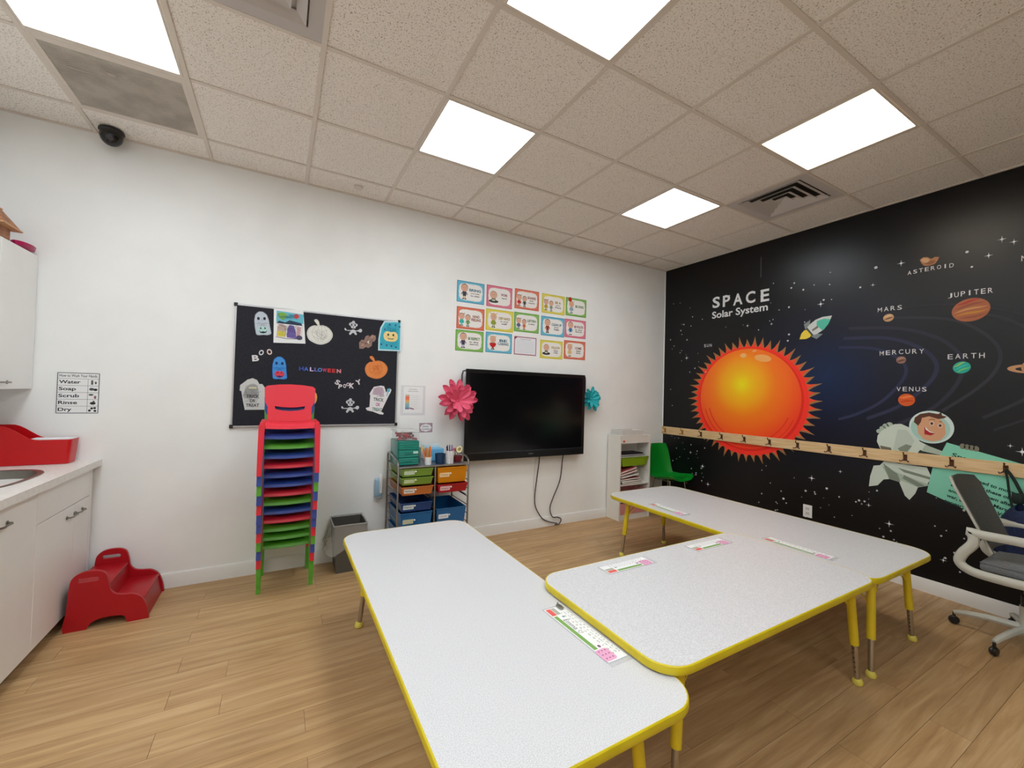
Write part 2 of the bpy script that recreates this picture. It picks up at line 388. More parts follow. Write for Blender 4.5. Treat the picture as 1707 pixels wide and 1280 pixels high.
# dome camera
t = thing('security_camera', (-.51, -.10, H), 'black dome security camera on the ceiling edge above the white wall', 'camera')
obj('mounting_ring', MB().lathe([(.062, 0), (.064, -.012), (.058, -.02)][::-1], M_black, (-.51, -.10, H-.002), 24), t)
Mx = frame((-.51, -.10, H-.02), (1, 0, 0), (0, 1, 0))
obj('dome', MB().ball((-.51, -.10, H-.035), .058, .058, .065, mat('smoked_dome', (24, 24, 24), .12), 20, 12), t)
q = MB().lathe([(.0, .0), (.018, .0), (.018, .012), (.012, .014), (.0, .010)], mat('lens_glass', (60, 60, 64), .1), (0, 0, 0), 16, M=frame((-.50, -.148, H-.068), (1, 0, 0), (0, .55, -.83)).__matmul__(Matrix.Rotation(PI, 4, 'X')))
obj('lens', q, t)
obj('smoke_sensor', MB().lathe([(0.0, -.014), (.02, -.014), (.034, -.010), (.036, .004)], M_tee, (.974, -.18, H), 20), label='small round cream sensor cap on the ceiling tile near the white wall', cat='sensor', loc=None)

# ============================================================= MURAL (vinyl print on the right wall)
M_mur = mat('mural_night_vinyl', (20, 21, 32), 0.34, spec=0.38)
N, L, b = nodes(M_mur)
tc = N.new('ShaderNodeTexCoord'); vm = N.new('ShaderNodeVectorMath'); vm.operation = 'DISTANCE'; vm.inputs[1].default_value = (0, -1.80+3.2, 1.62)
mp = N.new('ShaderNodeMapping'); mp.inputs['Scale'].default_value = (0, 1, 1); cr = N.new('ShaderNodeValToRGB'); e = cr.color_ramp.elements
e[0].position = 0.0; e[0].color = (*lin((10, 36, 76)), 1); e[1].position = 0.85; e[1].color = (*lin((5, 5, 9)), 1)
x_ = e.new(.42); x_.color = (*lin((12, 17, 40)), 1)
L.new(tc.outputs['Object'], mp.inputs[0]); L.new(mp.outputs[0], vm.inputs[0]); L.new(vm.outputs['Value'], cr.inputs[0]); L.new(cr.outputs[0], b.inputs['Base Color'])
mur = thing('space_mural', (XR, -3.2, 0), 'black solar system wall mural covering the whole wall beyond the tables', 'mural')
xm = XR-.002
obj('vinyl_sheet', MB().box(xm, XR-.0006, YF+.001, -.012, .1, H-.002, M_mur), mur)
obj('vinyl_seam', MB().box(xm-.0006, xm, -1.214, -1.210, 2.66, 2.87, P((120, 120, 126))), mur)
F_ = FR(xm)
W1 = .0004
# sun
M_sun = mat('sun_orange_print', (240, 110, 20), .4); N, L, b = nodes(M_sun)
tc = N.new('ShaderNodeTexCoord'); vm = N.new('ShaderNodeVectorMath'); vm.operation = 'DISTANCE'; vm.inputs[1].default_value = (0, -1.03+3.2, 1.56)
mp = N.new('ShaderNodeMapping'); mp.inputs['Scale'].default_value = (0, 1, 1); cr = N.new('ShaderNodeValToRGB'); e = cr.color_ramp.elements
e[0].position = 0; e[0].color = (*lin((255, 236, 0)), 1); e[1].position = .62; e[1].color = (*lin((252, 62, 20)), 1)
x_ = e.new(.12); x_.color = (*lin((255, 196, 0)), 1); x_ = e.new(.34); x_.color = (*lin((255, 128, 8)), 1)
L.new(tc.outputs['Object'], mp.inputs[0]); L.new(mp.outputs[0], vm.inputs[0]); L.new(vm.outputs['Value'], cr.inputs[0]); L.new(cr.outputs[0], b.inputs['Base Color'])
c0 = (1.085, 1.40)
def sunring(ri, ro, n, ph=0.0, ry=.94):
    p = []
    for i in range(n):
        a = 2*PI*i/n+ph; aw = 2*PI/n
        wob = 1+.03*math.sin(i*3.7)
        for f_, rr in ((-.5, ri), (-.18, ri+(ro-ri)*.45), (0.08, ro*wob), (.2, ri+(ro-ri)*.4)):
            t_ = a+f_*aw; p.append((c0[0]+rr*math.cos(t_), c0[1]+rr*math.sin(t_)*ry))
    return p
q = MB()
q.flat(sunring(.585, .695, 52), W1, P((164, 116, 70)), F_)
q.flat(sunring(.575, .645, 52, .01), W1*2, P((250, 74, 40)), F_)
q.disc(c0[0], c0[1]-.01, .585, .565, W1*3, P((252, 52, 38)), F_, 64)
q.disc(c0[0]-.005, c0[1], .548, .535, W1*4, P((232, 40, 24)), F_, 64)
q.disc(c0[0]-.01, c0[1]+.012, .532, .522, W1*5, M_sun, F_, 64)
q.disc(1.245, 1.825, .085, .036, W1*6, P((250, 176, 100)), F_, 24, -.2)
q.disc(1.043, 1.865, .034, .024, W1*6, P((250, 186, 116)), F_, 20); q.disc(1.16, 1.905, .024, .011, W1*6, P((250, 170, 110)), F_, 16, .2)
for ph in (0, .05):
    q.stroke([(c0[0]+(.44+ph)*math.cos(a), c0[1]+(.44+ph)*math.sin(a)) for a in [PI*(1.08+.8*i/14) for i in range(15)]], .012, W1*6, P((236, 58, 30)), F_)
obj('sun_print', q, mur)
# orbit rings as printed bands
q = MB()
def arc(pts, wd, c, lv):
    # smooth polyline through points (catmull-rom)
    o = []; n = len(pts)
    for i in range(n-1):
        p0, p1, p2, p3 = pts[max(i-1, 0)], pts[i], pts[i+1], pts[min(i+2, n-1)]
        for k in range(6):
            t_ = k/6
            o.append(tuple(.5*((2*p1[a])+(-p0[a]+p2[a])*t_+(2*p0[a]-5*p1[a]+4*p2[a]-p3[a])*t_*t_+(-p0[a]+3*p1[a]-3*p2[a]+p3[a])*t_**3) for a in (0, 1)))
    o.append(pts[-1]); q = MB(); q.stroke(o, wd, lv, P(c), F_); obj('orbit_ring', q, mur)
arc([(1.9, 1.88), (2.08, 1.865), (2.2, 1.83), (2.30, 1.76), (2.345, 1.68), (2.32, 1.58), (2.2, 1.42), (2.04, 1.31), (1.9, 1.25)], .022, (44, 48, 78), W1)
arc([(1.93, 1.957), (2.23, 1.93), (2.41, 1.845), (2.5, 1.75), (2.515, 1.65), (2.45, 1.53), (2.3, 1.38), (2.1, 1.27)], .026, (46, 48, 74), W1*2)
arc([(1.97, 2.04), (2.3, 2.0), (2.51, 1.91), (2.62, 1.8), (2.655, 1.7), (2.62, 1.55), (2.5, 1.38), (2.3, 1.24)], .024, (46, 46, 60), W1*3)
arc([(2.27, 2.09), (2.5, 2.055), (2.65, 2.0), (2.78, 1.88), (2.83, 1.76), (2.8, 1.63), (2.7, 1.5), (2.55, 1.36)], .02, (50, 50, 58), W1*4)
arc([(2.68, 2.07), (2.85, 2.0), (3.0, 1.86), (3.06, 1.7), (2.98, 1.5), (2.75, 1.32)], .02, (48, 48, 54), W1*5)
arc([(2.2, 2.16), (2.6, 2.14), (2.95, 2.0), (3.2, 1.75), (3.1, 1.45), (2.8, 1.24)], .014, (44, 44, 50), W1*6)
WH = P((226, 226, 228))
q = MB(); lt = [('S', .675, .765, 2.425), ('P', .80, .885, 2.42), ('A', .92, 1.025, 2.415), ('C', 1.06, 1.16, 2.41), ('E', 1.215, 1.30, 2.402)]
for ch, a, b_, z in lt: q.text(ch, a, b_, z, z+.125, W1*7, WH, F_, bold=.025)
q.text('Solar System', .672, 1.288, 2.282, 2.385, W1*7, WH, F_, bold=.018)
obj('title_lettering', q, mur)
GY = P((222, 220, 222))
q = MB()
def arched(s, a, b_, z, h, rise):
    q = MB(); n = len(s); st = (b_-a)/n
    for i, ch in enumerate(s):
        t_ = (i+.5)/n*2-1; wd = st*.68*(0.35 if ch == 'I' else 1)
        q.text(ch, a+st*(i+.5)-wd/2, a+st*(i+.5)+wd/2, z-rise*t_*t_, z-rise*t_*t_+h, W1*8, GY, F_, bold=.002)
    obj('planet_name', q, mur)
arched('SUN', .572, .68, 1.99, .034, 0); arched('MARS', 2.16, 2.325, 2.15, .036, .004); arched('MERCURY', 2.175, 2.455, 1.795, .036, .006)
arched('EARTH', 2.57, 2.765, 1.74, .036, .002); arched('VENUS', 2.284, 2.47, 1.502, .034, .002); arched('JUPITER', 2.57, 2.80, 2.19, .036, .004)
arched('ASTEROID', 2.345, 2.61, 2.418, .03, .006); arched('NEPTUNE', 2.915, 3.15, 2.375, .036, .004)
def planet(u, v, ru, rv, cols, a=.15, lbl=None):
    q = MB(); q.disc(u, v, ru, rv, W1*8, P(cols[0]), F_, 28, a)
    n = len(cols)
    for i, c in enumerate(cols[1:]):
        f_ = 1-2*(i+.8)/n; hw = math.sqrt(max(0, 1-f_*f_))
        pts = []
        h_ = .55/n*2
        for s_ in range(9): t_ = -1+s_/4; pts.append((t_*hw*.96, f_+.06*math.sin(3*t_+i)+h_*.5*(1-t_*t_)))
        for s_ in range(8, -1, -1): t_ = -1+s_/4; pts.append((t_*hw*.96, f_-h_*.5*(1-t_*t_)+.06*math.sin(3*t_+i)-.002))
        pp = [(u+ru*x*math.cos(a)-rv*y*math.sin(a), v+ru*x*math.sin(a)+rv*y*math.cos(a)) for x, y in pts]
        q.flat(pp, W1*(9+i), P(c), F_)
    o = obj('planet_print', q, mur); 
    if lbl: o['label'] = lbl
planet(2.69, 2.085, .095, .082, [(176, 104, 72), (178, 62, 50), (150, 84, 64), (206, 150, 96), (200, 140, 60), (150, 86, 60)], .2, 'banded red and tan printed Jupiter')
planet(2.236, 2.094, .034, .031, [(200, 158, 116), (224, 190, 150), (120, 76, 50)], .2, 'small tan printed Mars')
planet(2.316, 1.748, .03, .029, [(150, 110, 96), (176, 140, 124), (90, 60, 52)], .2, 'small brown printed Mercury')
planet(2.35, 1.434, .05, .048, [(214, 92, 36), (236, 130, 66), (200, 70, 26)], .1, 'orange printed Venus')
planet(2.648, 1.676, .046, .042, [(40, 168, 150), (150, 200, 110), (60, 190, 186), (110, 200, 120)], .5, 'green and teal printed Earth')
q = MB(); q.disc(2.96, 1.655, .1, .03, W1*8, P((200, 150, 110)), F_, 30, -.05); q.disc(2.965, 1.653, .07, .016, W1*9, P((30, 24, 26)), F_, 30, -.05); q.disc(2.97, 1.665, .05, .05, W1*10, P((190, 140, 96)), F_, 24)
obj('planet_print', q, mur, label='ringed tan printed Saturn')
q = MB(); q.flat([(2.42, 2.515), (2.43, 2.485), (2.445, 2.462), (2.475, 2.455), (2.505, 2.462), (2.52, 2.485), (2.528, 2.508), (2.505, 2.515), (2.485, 2.505), (2.465, 2.524), (2.44, 2.53)], W1*8, P((176, 122, 84)), F_)
q.flat([(2.425, 2.512), (2.437, 2.490), (2.463, 2.482), (2.478, 2.498), (2.462, 2.518), (2.44, 2.524)], W1*9, P((212, 168, 128)), F_); q.flat([(2.45, 2.478), (2.475, 2.462), (2.50, 2.468), (2.51, 2.488), (2.485, 2.494)], W1*9, P((146, 96, 64)), F_)
obj('asteroid_print', q, mur)
# rocket
def loc2(cx_, cy_, a, k): 
    return lambda pts: [(cx_+k*(x*math.cos(a)-y*math.sin(a)), cy_+k*(x*math.sin(a)+y*math.cos(a))) for x, y in pts]
_l = loc2(1.725, 2.085, .62, .155)
f_ = lambda pts: _l([(x, y*1.35) for x, y in pts])
q = MB(); q.flat(f_([(-.5, .16), (-.62, .2), (-.85, .16), (-1.12, 0), (-.85, -.16), (-.62, -.2), (-.5, -.16)]), W1*7, P((236, 208, 70)), F_)
q.flat(f_([(-.3, .2), (.0, .42), (-.42, .44), (-.55, .2)]), W1*7, P((130, 140, 140)), F_); q.flat(f_([(-.3, -.2), (.0, -.42), (-.42, -.44), (-.55, -.2)]), W1*7, P((130, 140, 140)), F_)
q.flat(f_([(-.5, -.2), (-.2, -.27), (.2, -.28), (.55, -.2), (.95, 0), (.55, .2), (.2, .28), (-.2, .27), (-.5, .2)]), W1*8, P((206, 210, 208)), F_)
q.flat(f_([(-.5, -.2), (-.4, -.23), (-.4, .23), (-.5, .2)]), W1*9, P((70, 74, 78)), F_); q.flat(f_([(-.3, -.06), (.05, -.08), (.05, .02), (-.3, .02)]), W1*9, P((120, 112, 108)), F_)
q.flat(f_([(.1, -.27), (.2, -.28), (.55, -.2), (.78, -.09), (.55, .1), (.2, .2), (.04, .05)]), W1*9, P((86, 190, 166)), F_)
obj('rocket_print', q, mur)
# astronaut
SU = P((204, 214, 200)); SU2 = P((172, 186, 170)); SU3 = P((128, 138, 122))
q = MB()
q.flat([(2.222, .945), (2.34, .93), (2.469, .93), (2.495, .86), (2.47, .80), (2.42, .77), (2.405, .72), (2.372, .664), (2.345, .69), (2.31, .79), (2.25, .80), (2.215, .79), (2.177, .735), (2.12, .715), (2.128, .80), (2.15, .89), (2.19, .90)], W1*7, SU, F_)
q.flat([(2.20, .90), (2.30, .86), (2.49, .80), (2.42, .77), (2.33, .80), (2.24, .83)], W1*8, SU2, F_); q.flat([(2.21, .92), (2.30, .85), (2.32, .79), (2.25, .80)], W1*9, SU3, F_)
q.flat([(2.30, .90), (2.49, .86), (2.495, .84), (2.34, .87)], W1*10, SU3, F_); q.flat([(2.34, .85), (2.46, .79), (2.42, .775), (2.33, .82)], W1*10, SU3, F_)
q.flat([(2.17, 1.09), (2.175, 1.14), (2.20, 1.18), (2.235, 1.21), (2.28, 1.24), (2.32, 1.245), (2.37, 1.22), (2.43, 1.12), (2.50, 1.08), (2.555, 1.06), (2.555, 1.0), (2.52, .99), (2.47, .985), (2.46, .94), (2.33, .93), (2.21, .99)], W1*11, SU, F_)
for k, (a, b_) in enumerate([(2.185, 1.175), (2.205, 1.2), (2.225, 1.222), (2.25, 1.235)]): q.disc(a, b_, .02, .018, W1*10, SU2, F_, 12)
q.flat([(2.27, 1.02), (2.30, 1.2), (2.355, 1.2), (2.40, 1.12), (2.36, 1.03), (2.31, 1.0)], W1*12, P((188, 200, 186)), F_); q.flat([(2.30, 1.05), (2.35, 1.09), (2.385, 1.08), (2.34, 1.0)], W1*13, SU3, F_)
q.flat([(2.19, 1.06), (2.26, 1.05), (2.265, 1.02), (2.20, 1.02)], W1*12, P((110, 104, 88)), F_); q.flat([(2.43, 1.055), (2.55, 1.05), (2.545, .985), (2.40, 1.0)], W1*13, P((40, 44, 44)), F_)
q.flat([(2.46, 1.10), (2.56, 1.06), (2.56, 1.03), (2.44, 1.05)], W1*14, SU2, F_)
obj('astronaut_suit_print', q, mur)
q = MB(); q.disc(2.49, 1.235, .123, .122, W1*14, P((206, 222, 218)), F_, 36); q.disc(2.485, 1.225, .108, .104, W1*15, P((168, 204, 192)), F_, 36)
q.flat([(2.41, 1.26), (2.415, 1.30), (2.46, 1.32), (2.53, 1.31), (2.565, 1.26), (2.57, 1.19), (2.545, 1.145), (2.50, 1.128), (2.45, 1.14), (2.42, 1.18)], W1*16, P((214, 160, 122)), F_)
q.flat([(2.395, 1.265), (2.40, 1.30), (2.43, 1.33), (2.48, 1.343), (2.53, 1.335), (2.545, 1.35), (2.55, 1.325), (2.575, 1.318), (2.56, 1.305), (2.53, 1.298), (2.48, 1.315), (2.44, 1.30), (2.435, 1.27), (2.42, 1.24)], W1*17, P((92, 54, 38)), F_)
q.flat([(2.455, 1.235), (2.48, 1.205), (2.515, 1.19), (2.49, 1.172), (2.455, 1.178)], W1*17, P((170, 34, 40)), F_); q.flat([(2.458, 1.238), (2.48, 1.205), (2.515, 1.19), (2.485, 1.195), (2.462, 1.215)], W1*18, P((240, 240, 236)), F_)
for a, b_ in ((2.495, 1.262), (2.54, 1.25)): q.disc(a, b_, .014, .017, W1*17, P((226, 196, 170)), F_, 14); q.disc(a, b_, .008, .010, W1*18, P((70, 40, 30)), F_, 12)
q.stroke([(2.48, 1.288), (2.50, 1.296), (2.512, 1.288)], .004, W1*18, P((92, 54, 38)), F_); q.stroke([(2.535, 1.278), (2.55, 1.280)], .004, W1*18, P((92, 54, 38)), F_)
obj('astronaut_head_print', q, mur)
q = MB(); TE = P((134, 208, 180))
q.flat([(2.575, 1.13), (2.93, 1.03), (3.3, .93), (3.3, .44), (2.93, .55), (2.81, .60), (2.643, .677), (2.47, .746), (2.50, .93), (2.55, 1.06)], W1*15, TE, F_)
q.text('Space', 2.60, 2.735, 1.005, 1.045, W1*16, P((16, 54, 46)), F_, bold=.02, rot=-.24)
DK = P((14, 52, 44))
for i, (s_, a) in enumerate([('that seemed to move differently', 2.615), ('and noticed these objects planets move', 2.60), ('kings named them after Roman planets.', 2.59), ('and Greek gods: Mars, the', 2.58), ('war, and the gods: Venus', 2.57), ('appear; turn, Saturn', 2.56)]):
    wd = len(s_)*.0138; z = .905-i*.040; q.text(s_, a, a+wd, z-.015-.26*wd/2, z+.015-.26*wd/2, W1*16, DK, F_, bold=.03, rot=-.265)
obj('story_card_print', q, mur, label='mint green printed card with dark text')
q = MB()
for i in range(4): q.disc(2.655+i*.022, 1.112-i*.003, .015, .02, W1*17, P((128, 122, 104)), F_, 12)
obj('glove_print', q, mur)
q = MB()
def star(u, v, r):
    q.flat([(u+r*(1 if i % 2 == 0 else .16)*math.cos(PI*i/4)*(1 if i % 4 == 0 or i % 2 else 1), v+r*(1 if i % 2 == 0 else .16)*math.sin(PI*i/4)) for i in range(8)], W1*7, P((214, 216, 222)), F_)
    q.disc(u, v, r*.3, r*.3, W1*7.5, P((240, 240, 244)), F_, 8)
for u, v, r in [(2.311, 2.517, .026), (2.133, 2.382, .018), (2.835, 2.545, .024), (2.888, 2.512, .022), (2.775, 2.45, .022), (.345, 1.88, .03), (.417, 2.167, 0), (.297, 2.291, 0), (1.755, 2.288, .03), (1.083, 2.176, .02), (1.326, 2.163, .016), (.585, .619, .03), (.657, .428, .03), (.423, .755, .02), (1.695, .715, 0), (1.935, .802, 0), (2.113, .404, 0), (2.252, .445, .03), (2.875, 1.143, .016), (2.926, 1.11, .03), (1.70, .70, .03), (1.92, .80, .018), (2.12, .56, .02), (2.56, .27, .02), (.251, .906, .012), (.53, 1.55, 0), (.345, 2.10, .018), (.25, 1.95, .012)]:
    if r: star(u, v, r)
rs = random.Random(5)
dots = [(2.152, 2.523, .012), (2.048, 2.38, .008), (2.671, 2.505, .009), (2.695, 2.391, .007), (.255, 2.222, .009), (.297, 2.291, .009), (1.486, 2.305, .009), (1.778, 2.322, .009), (1.61, 2.449, .009), (1.505, 2.488, .009), (1.531, 2.529, .008), (.501, .507, .008), (1.652, .574, .01), (1.82, .632, .01), (1.461, .457, .011), (2.055, .583, .009), (2.57, .29, .008), (1.49, 2.04, .01), (1.48, 1.98, .009), (.15, 1.3, .006), (.12, 1.5, .006)]
for _ in range(46):
    dots.append((rs.uniform(.08, .62), rs.choice([rs.uniform(1.7, 2.6), rs.uniform(.35, .95)]), rs.uniform(.003, .008)))
for _ in range(60): dots.append((rs.uniform(1.2, 2.7), rs.uniform(.15, .78), rs.uniform(.003, .008)))
for _ in range(20): dots.append((rs.uniform(.8, 1.9), rs.uniform(2.1, 2.6), rs.uniform(.003, .006)))
for _ in range(40): dots.append((rs.uniform(3.2, 6), rs.uniform(.3, 2.8), rs.uniform(.004, .01)))
for u, v, r in dots: q.disc(u, v, r, r, W1*7, P((206, 208, 216)), F_, 7)
obj('star', q, mur, kind='stuff')
# ------------------------------------------------------------- coat rail with hooks
M_pine = noise_mix('pale_pine', (214, 178, 128), (226, 194, 148), 5, .5, stretch=(1, 1.2, 14))
M_bronze = mat('bronze_hook', (96, 62, 40), .4, .6)
M_gold = mat('brass_hook', (180, 130, 60), .35, .7)
t = thing('coat_rail', (XR, -1.6, .985), 'long pale pine coat rail with hooks screwed across the mural', 'coat rail')
obj('board', MB().box(xm-.022, xm-.0075, -3.6, -.012, .94, 1.032, M_pine, .002), t)
def hook(d, m):
    x = xm-.022; q = MB()
    q.box(x-.003, x, -d-.012, -d+.012, .962, 1.012, m, .001)
    q.tube([(x-.002, -d, 1.0), (x-.02, -d, 1.004), (x-.034, -d, 1.012), (x-.038, -d, 1.024)], .004, m, 6)
    q.ball((x-.038, -d, 1.026), .006, .006, .006, m, 8, 6)
    for s_ in (-1, 1): q.tube([(x-.002, -d+s_*.006, .975), (x-.014, -d+s_*.016, .962), (x-.022, -d+s_*.024, .957), (x-.026, -d+s_*.027, .966)], .0035, m, 6)
    return obj('hook', q, t)
for i in range(14): hook(.065+.2540*(i)+(0 if i else -.0), M_gold if i < 2 else M_bronze)
# outlet
t = thing('wall_outlet', (XR, -1.67, .394), 'white double wall outlet on the dark mural above the far table', 'outlet')
obj('cover_plate', MB().box(xm-.007, xm-.003, -1.708, -1.634, .337, .45, M_white, .0015), t)
for z in (.415, .373):
    q = MB().box(xm-.0085, xm-.007, -1.688, -1.654, z-.014, z+.014, mat('outlet_face', (214, 212, 208), .4), .0007)
    for dy in (-.008, .006): q.box(xm-.0088, xm-.0085, -1.671+dy-.001, -1.671+dy+.001, z-.004, z+.006, M_dark)
    obj('socket', q, t)

# ============================================================= LEFT CABINETS
def cab_handle(y, z, x, parent):
    q = MB(); h = .048
    pts = [(x+.002, y-h, z), (x+.016, y-h, z), (x+.024, y-h*.6, z), (x+.020, y, z), (x+.024, y+h*.6, z), (x+.016, y+h, z), (x+.002, y+h, z)]
    q.tube(pts, .0045, M_steel, 8)
    for s_ in (-1, 1): q.lathe([(.010, 0), (.011, .003), (.006, .006)], M_steel, (0, 0, 0), 10, M=frame((x, y+s_*h, z), (0, 1, 0), (0, 0, 1)))
    return obj('handle', q, parent, label='brushed steel bow pull')
XF = -.545
def base_cab(y1, y0, label, fronts):
    t = thing('base_cabinet', (-.84, (y0+y1)/2, 0), label, 'cabinet')
    q = MB(); q.box(XL+.002, XF-.02, y0+.001, y1-.001, .09, .862, M_cab); q.box(XL+.002, XF-.07, y0+.001, y1-.001, 0.0005, .09, mat('toe_kick', (90, 84, 78), .7))
    obj('body', q, t)
    for nm, a, b_, z0, z1, h in fronts:
        d = obj(nm, MB().box(XF-.019, XF, a+.0015, b_-.0015, z0, z1, M_cab, .0015), t)
        if h: cab_handle(h[0], h[1], XF, d)
base_cab(-.02, -.711, 'white base cabinet in the corner behind the red step stool', [('filler_panel', -.06, -.02, .068, .86, None), ('drawer_front', -.711, -.06, .688, .86, None), ('door', -.27, -.06, .068, .684, (-.215, .63)), ('door', -.711, -.27, .068, .684, (-.325, .63))])
base_cab(-.711, -1.63, 'white sink base cabinet at the left frame edge, steel bow pull', [('door', -1.17, -.711, .068, .86, (-1.02, .775)), ('door', -1.63, -1.17, .068, .86, (-1.32, .775))])
t = thing('worktop', (-.83, -.82, .904), 'pale laminate worktop with a steel sink in it', 'worktop')
hole = [(-.83+.21*math.copysign(abs(math.cos(a))**.7, math.cos(a)), -.62+.30*math.copysign(abs(math.sin(a))**.7, math.sin(a))) for a in [2*PI*i/36 for i in range(36)]]
obj('slab', MB().prism([[(XL+.002, -1.65), (-.509, -1.65), (-.509, -.003), (XL+.002, -.003)], hole], .864, .904, M_counter), t)
def sup(a, rx, ry, z): return (-.83+rx*math.copysign(abs(math.cos(a))**.7, math.cos(a)), -.62+ry*math.copysign(abs(math.sin(a))**.7, math.sin(a)), z)
q = MB(); rings = [(.228, .318, .9045), (.226, .316, .9075), (.205, .295, .907), (.198, .288, .895), (.19, .28, .78), (.15, .22, .765), (.02, .02, .76)]
vs = [sup(2*PI*i/36, rx, ry, z) for rx, ry, z in rings for i in range(36)]
fs = [(r_*36+i, (r_+1)*36+i, (r_+1)*36+(i+1) % 36, r_*36+(i+1) % 36)[::-1] for r_ in range(len(rings)-1) for i in range(36)]
q.add(vs, fs, M_steel); s_ = obj('sink_bowl', q, t)
obj('drain', MB().lathe([(0, .002), (.03, .002), (.035, 0)][::-1], M_chrome, (-.83, -.62, .765), 16), s_)
XU = -.84
t = thing('wall_cabinet', (-1.0, -.7, 1.352), 'white wall cabinet at the left frame edge above the worktop', 'cabinet')
obj('body', MB().box(XL+.002, XU-.02, -1.5, -.003, 1.354, 2.17, M_cab, .001), t)
for a, b_, hy in ((-.39, -.006, -.325), (-.79, -.393, -.46), (-1.497, -.793, -1.0)):
    d = obj('door', MB().box(XU-.019, XU, a, b_, 1.352, 2.168, M_cab, .0015), t); cab_handle(hy, 1.39, XU, d)
# things on the wall cabinet
M_bw = noise_mix('brown_birdhouse_wood', (150, 96, 62), (184, 128, 88), 14, .6, stretch=(1, 1, 5)); M_bw2 = mat('pale_wood_edge', (206, 156, 112), .6)
t = thing('toy_house', (-.97, -.25, 2.171), 'small brown wooden toy house on top of the wall cabinet', 'toy house')
obj('walls', MB().box(-1.05, -.885, -.32, -.20, 2.171, 2.262, M_bw, .003), t)
q = MB(); A = [(-1.10, -.36, 2.262), (-.852, -.36, 2.262), (-.852, -.17, 2.262), (-1.10, -.17, 2.262), (-1.045, -.28, 2.352), (-.905, -.28, 2.352), (-.905, -.25, 2.352), (-1.045, -.25, 2.352)]
q.add(A, [(0, 3, 2, 1), (0, 1, 5, 4), (1, 2, 6, 5), (2, 3, 7, 6), (3, 0, 4, 7), (4, 5, 6, 7)], M_bw); obj('roof', q, t)
obj('eave_board', MB().box(-1.104, -.848, -.364, -.166, 2.255, 2.264, M_bw2, .002), t)
obj('ridge_board', MB().box(-1.05, -.90, -.285, -.245, 2.350, 2.357, M_bw2, .001), t)
for k in range(3): obj('cutout', MB().box(-1.02+k*.05, -.99+k*.05, -.3215, -.32, 2.195, 2.225, M_bw2), t)
q = MB().lathe([(0, .0), (.05, .002), (.09, .014), (.098, .034), (.094, .036), (.06, .040), (0, .042)], mat('magenta_glass', (176, 8, 82), .3), (-.868, -.105, 2.1705), 20, sx=.42, sy=.95)
obj('magenta_dish', q, label='small oval magenta dish on the front edge of the wall cabinet top', cat='dish')
q = MB().box(-.95, -.88, -.52, -.30, 2.1705, 2.19, mat('crumpled_film', (196, 188, 178), .35), .006, seg=2)
q.box(-.93, -.87, -.44, -.33, 2.19, 2.20, mat('grey_film', (150, 144, 134), .5), .003)
obj('plastic_packet', q, label='grey clear plastic packet beside the toy house on the wall cabinet', cat='packet')
# red tub on the counter
t = thing('red_bin', (-.76, -.09, .905), 'red plastic open bin with a wavy rim on the worktop corner', 'bin')
M_rt = mat('bright_red_plastic', (200, 4, 14), .34)
def rim(s_): # s_ 0..1 left to right
    return .235 if s_ < .35 else (.235-.085*(0.5-0.5*math.cos(PI*(s_-.35)/.35)) if s_ < .7 else .15)
q = MB(); loop = rrect(-1.06, -.622, -.148, -.028, .022, 5); lp = []
for i, p in enumerate(loop):
    nx = loop[(i+1) % len(loop)]; dd = math.hypot(nx[0]-p[0], nx[1]-p[1]); k = max(1, int(dd/.02))
    for j in range(k): lp.append((p[0]+(nx[0]-p[0])*j/k, p[1]+(nx[1]-p[1])*j/k))
cx_, cy_ = -.84, -.088; vs = []; n = len(lp)
for z_, sc_, inn in ((0, 1, 0), (1, 1.055, 0), (1, 1.055, 1), (0, 1, 1)):
    for p in lp:
        h = rim((p[0]+1.06)/.438)-.004; e_ = (p[0]-cx_)/.219
        kx_, ky_ = sc_-inn*.014, (1+(sc_-1)*2.2)-inn*.05
        vs.append((cx_+(p[0]-cx_)*kx_, cy_+(p[1]-cy_)*ky_*(1 if p[1] < cy_ else .96), .906+h*z_+(.004 if inn and not z_ else 0)))
fs = [(r_*n+i, r_*n+(i+1) % n, (r_+1)*n+(i+1) % n, (r_+1)*n+i) for r_ in range(3) for i in range(n)]
q.add(vs, fs, M_rt); q.box(-1.05, -.63, -.14, -.035, .906, .910, M_rt); obj('tub', q, t)
q = MB().box(-.80, -.618, -.138, -.035, 1.048, 1.056, M_paper, .001); q.box(-.80, -.63, -.125, -.04, .9125, 1.048, M_paper)
obj('paper_stack', q, label='stack of white paper inside the red bin on the worktop', cat='paper')

# ============================================================= STEP STOOL
t = thing('step_stool', (-.34, -.22, 0), 'red plastic two step stool with handle slots beside the base cabinet', 'step stool')
def curve(pts, n=6, closed=True):
    o = []; c = len(pts)
    for i in range(c):
        p0, p1, p2, p3 = pts[i-1], pts[i], pts[(i+1) % c], pts[(i+2) % c]
        if len(p1) > 2: o.append(p1[:2]); 
        if len(p1) > 2 or len(p2) > 2 and False: 
            continue
        for k in range(n):
            t_ = k/n
            o.append(tuple(.5*((2*p1[a])+(-p0[a]+p2[a])*t_+(2*p0[a]-5*p1[a]+4*p2[a]-p3[a])*t_*t_+(-p0[a]+3*p1[a]-3*p2[a]+p3[a])*t_**3) for a in (0, 1)))
    return o
side = [(-.524, 0, 1), (-.43, 0, 1), (-.415, .03), (-.37, .05), (-.30, .05), (-.265, .035), (-.25, 0, 1), (-.157, 0, 1), (-.166, .06), (-.19, .125), (-.23, .158), (-.275, .165), (-.31, .175), (-.335, .205), (-.345, .26), (-.36, .305), (-.395, .325), (-.455, .325), (-.495, .30), (-.508, .25), (-.515, .12)]
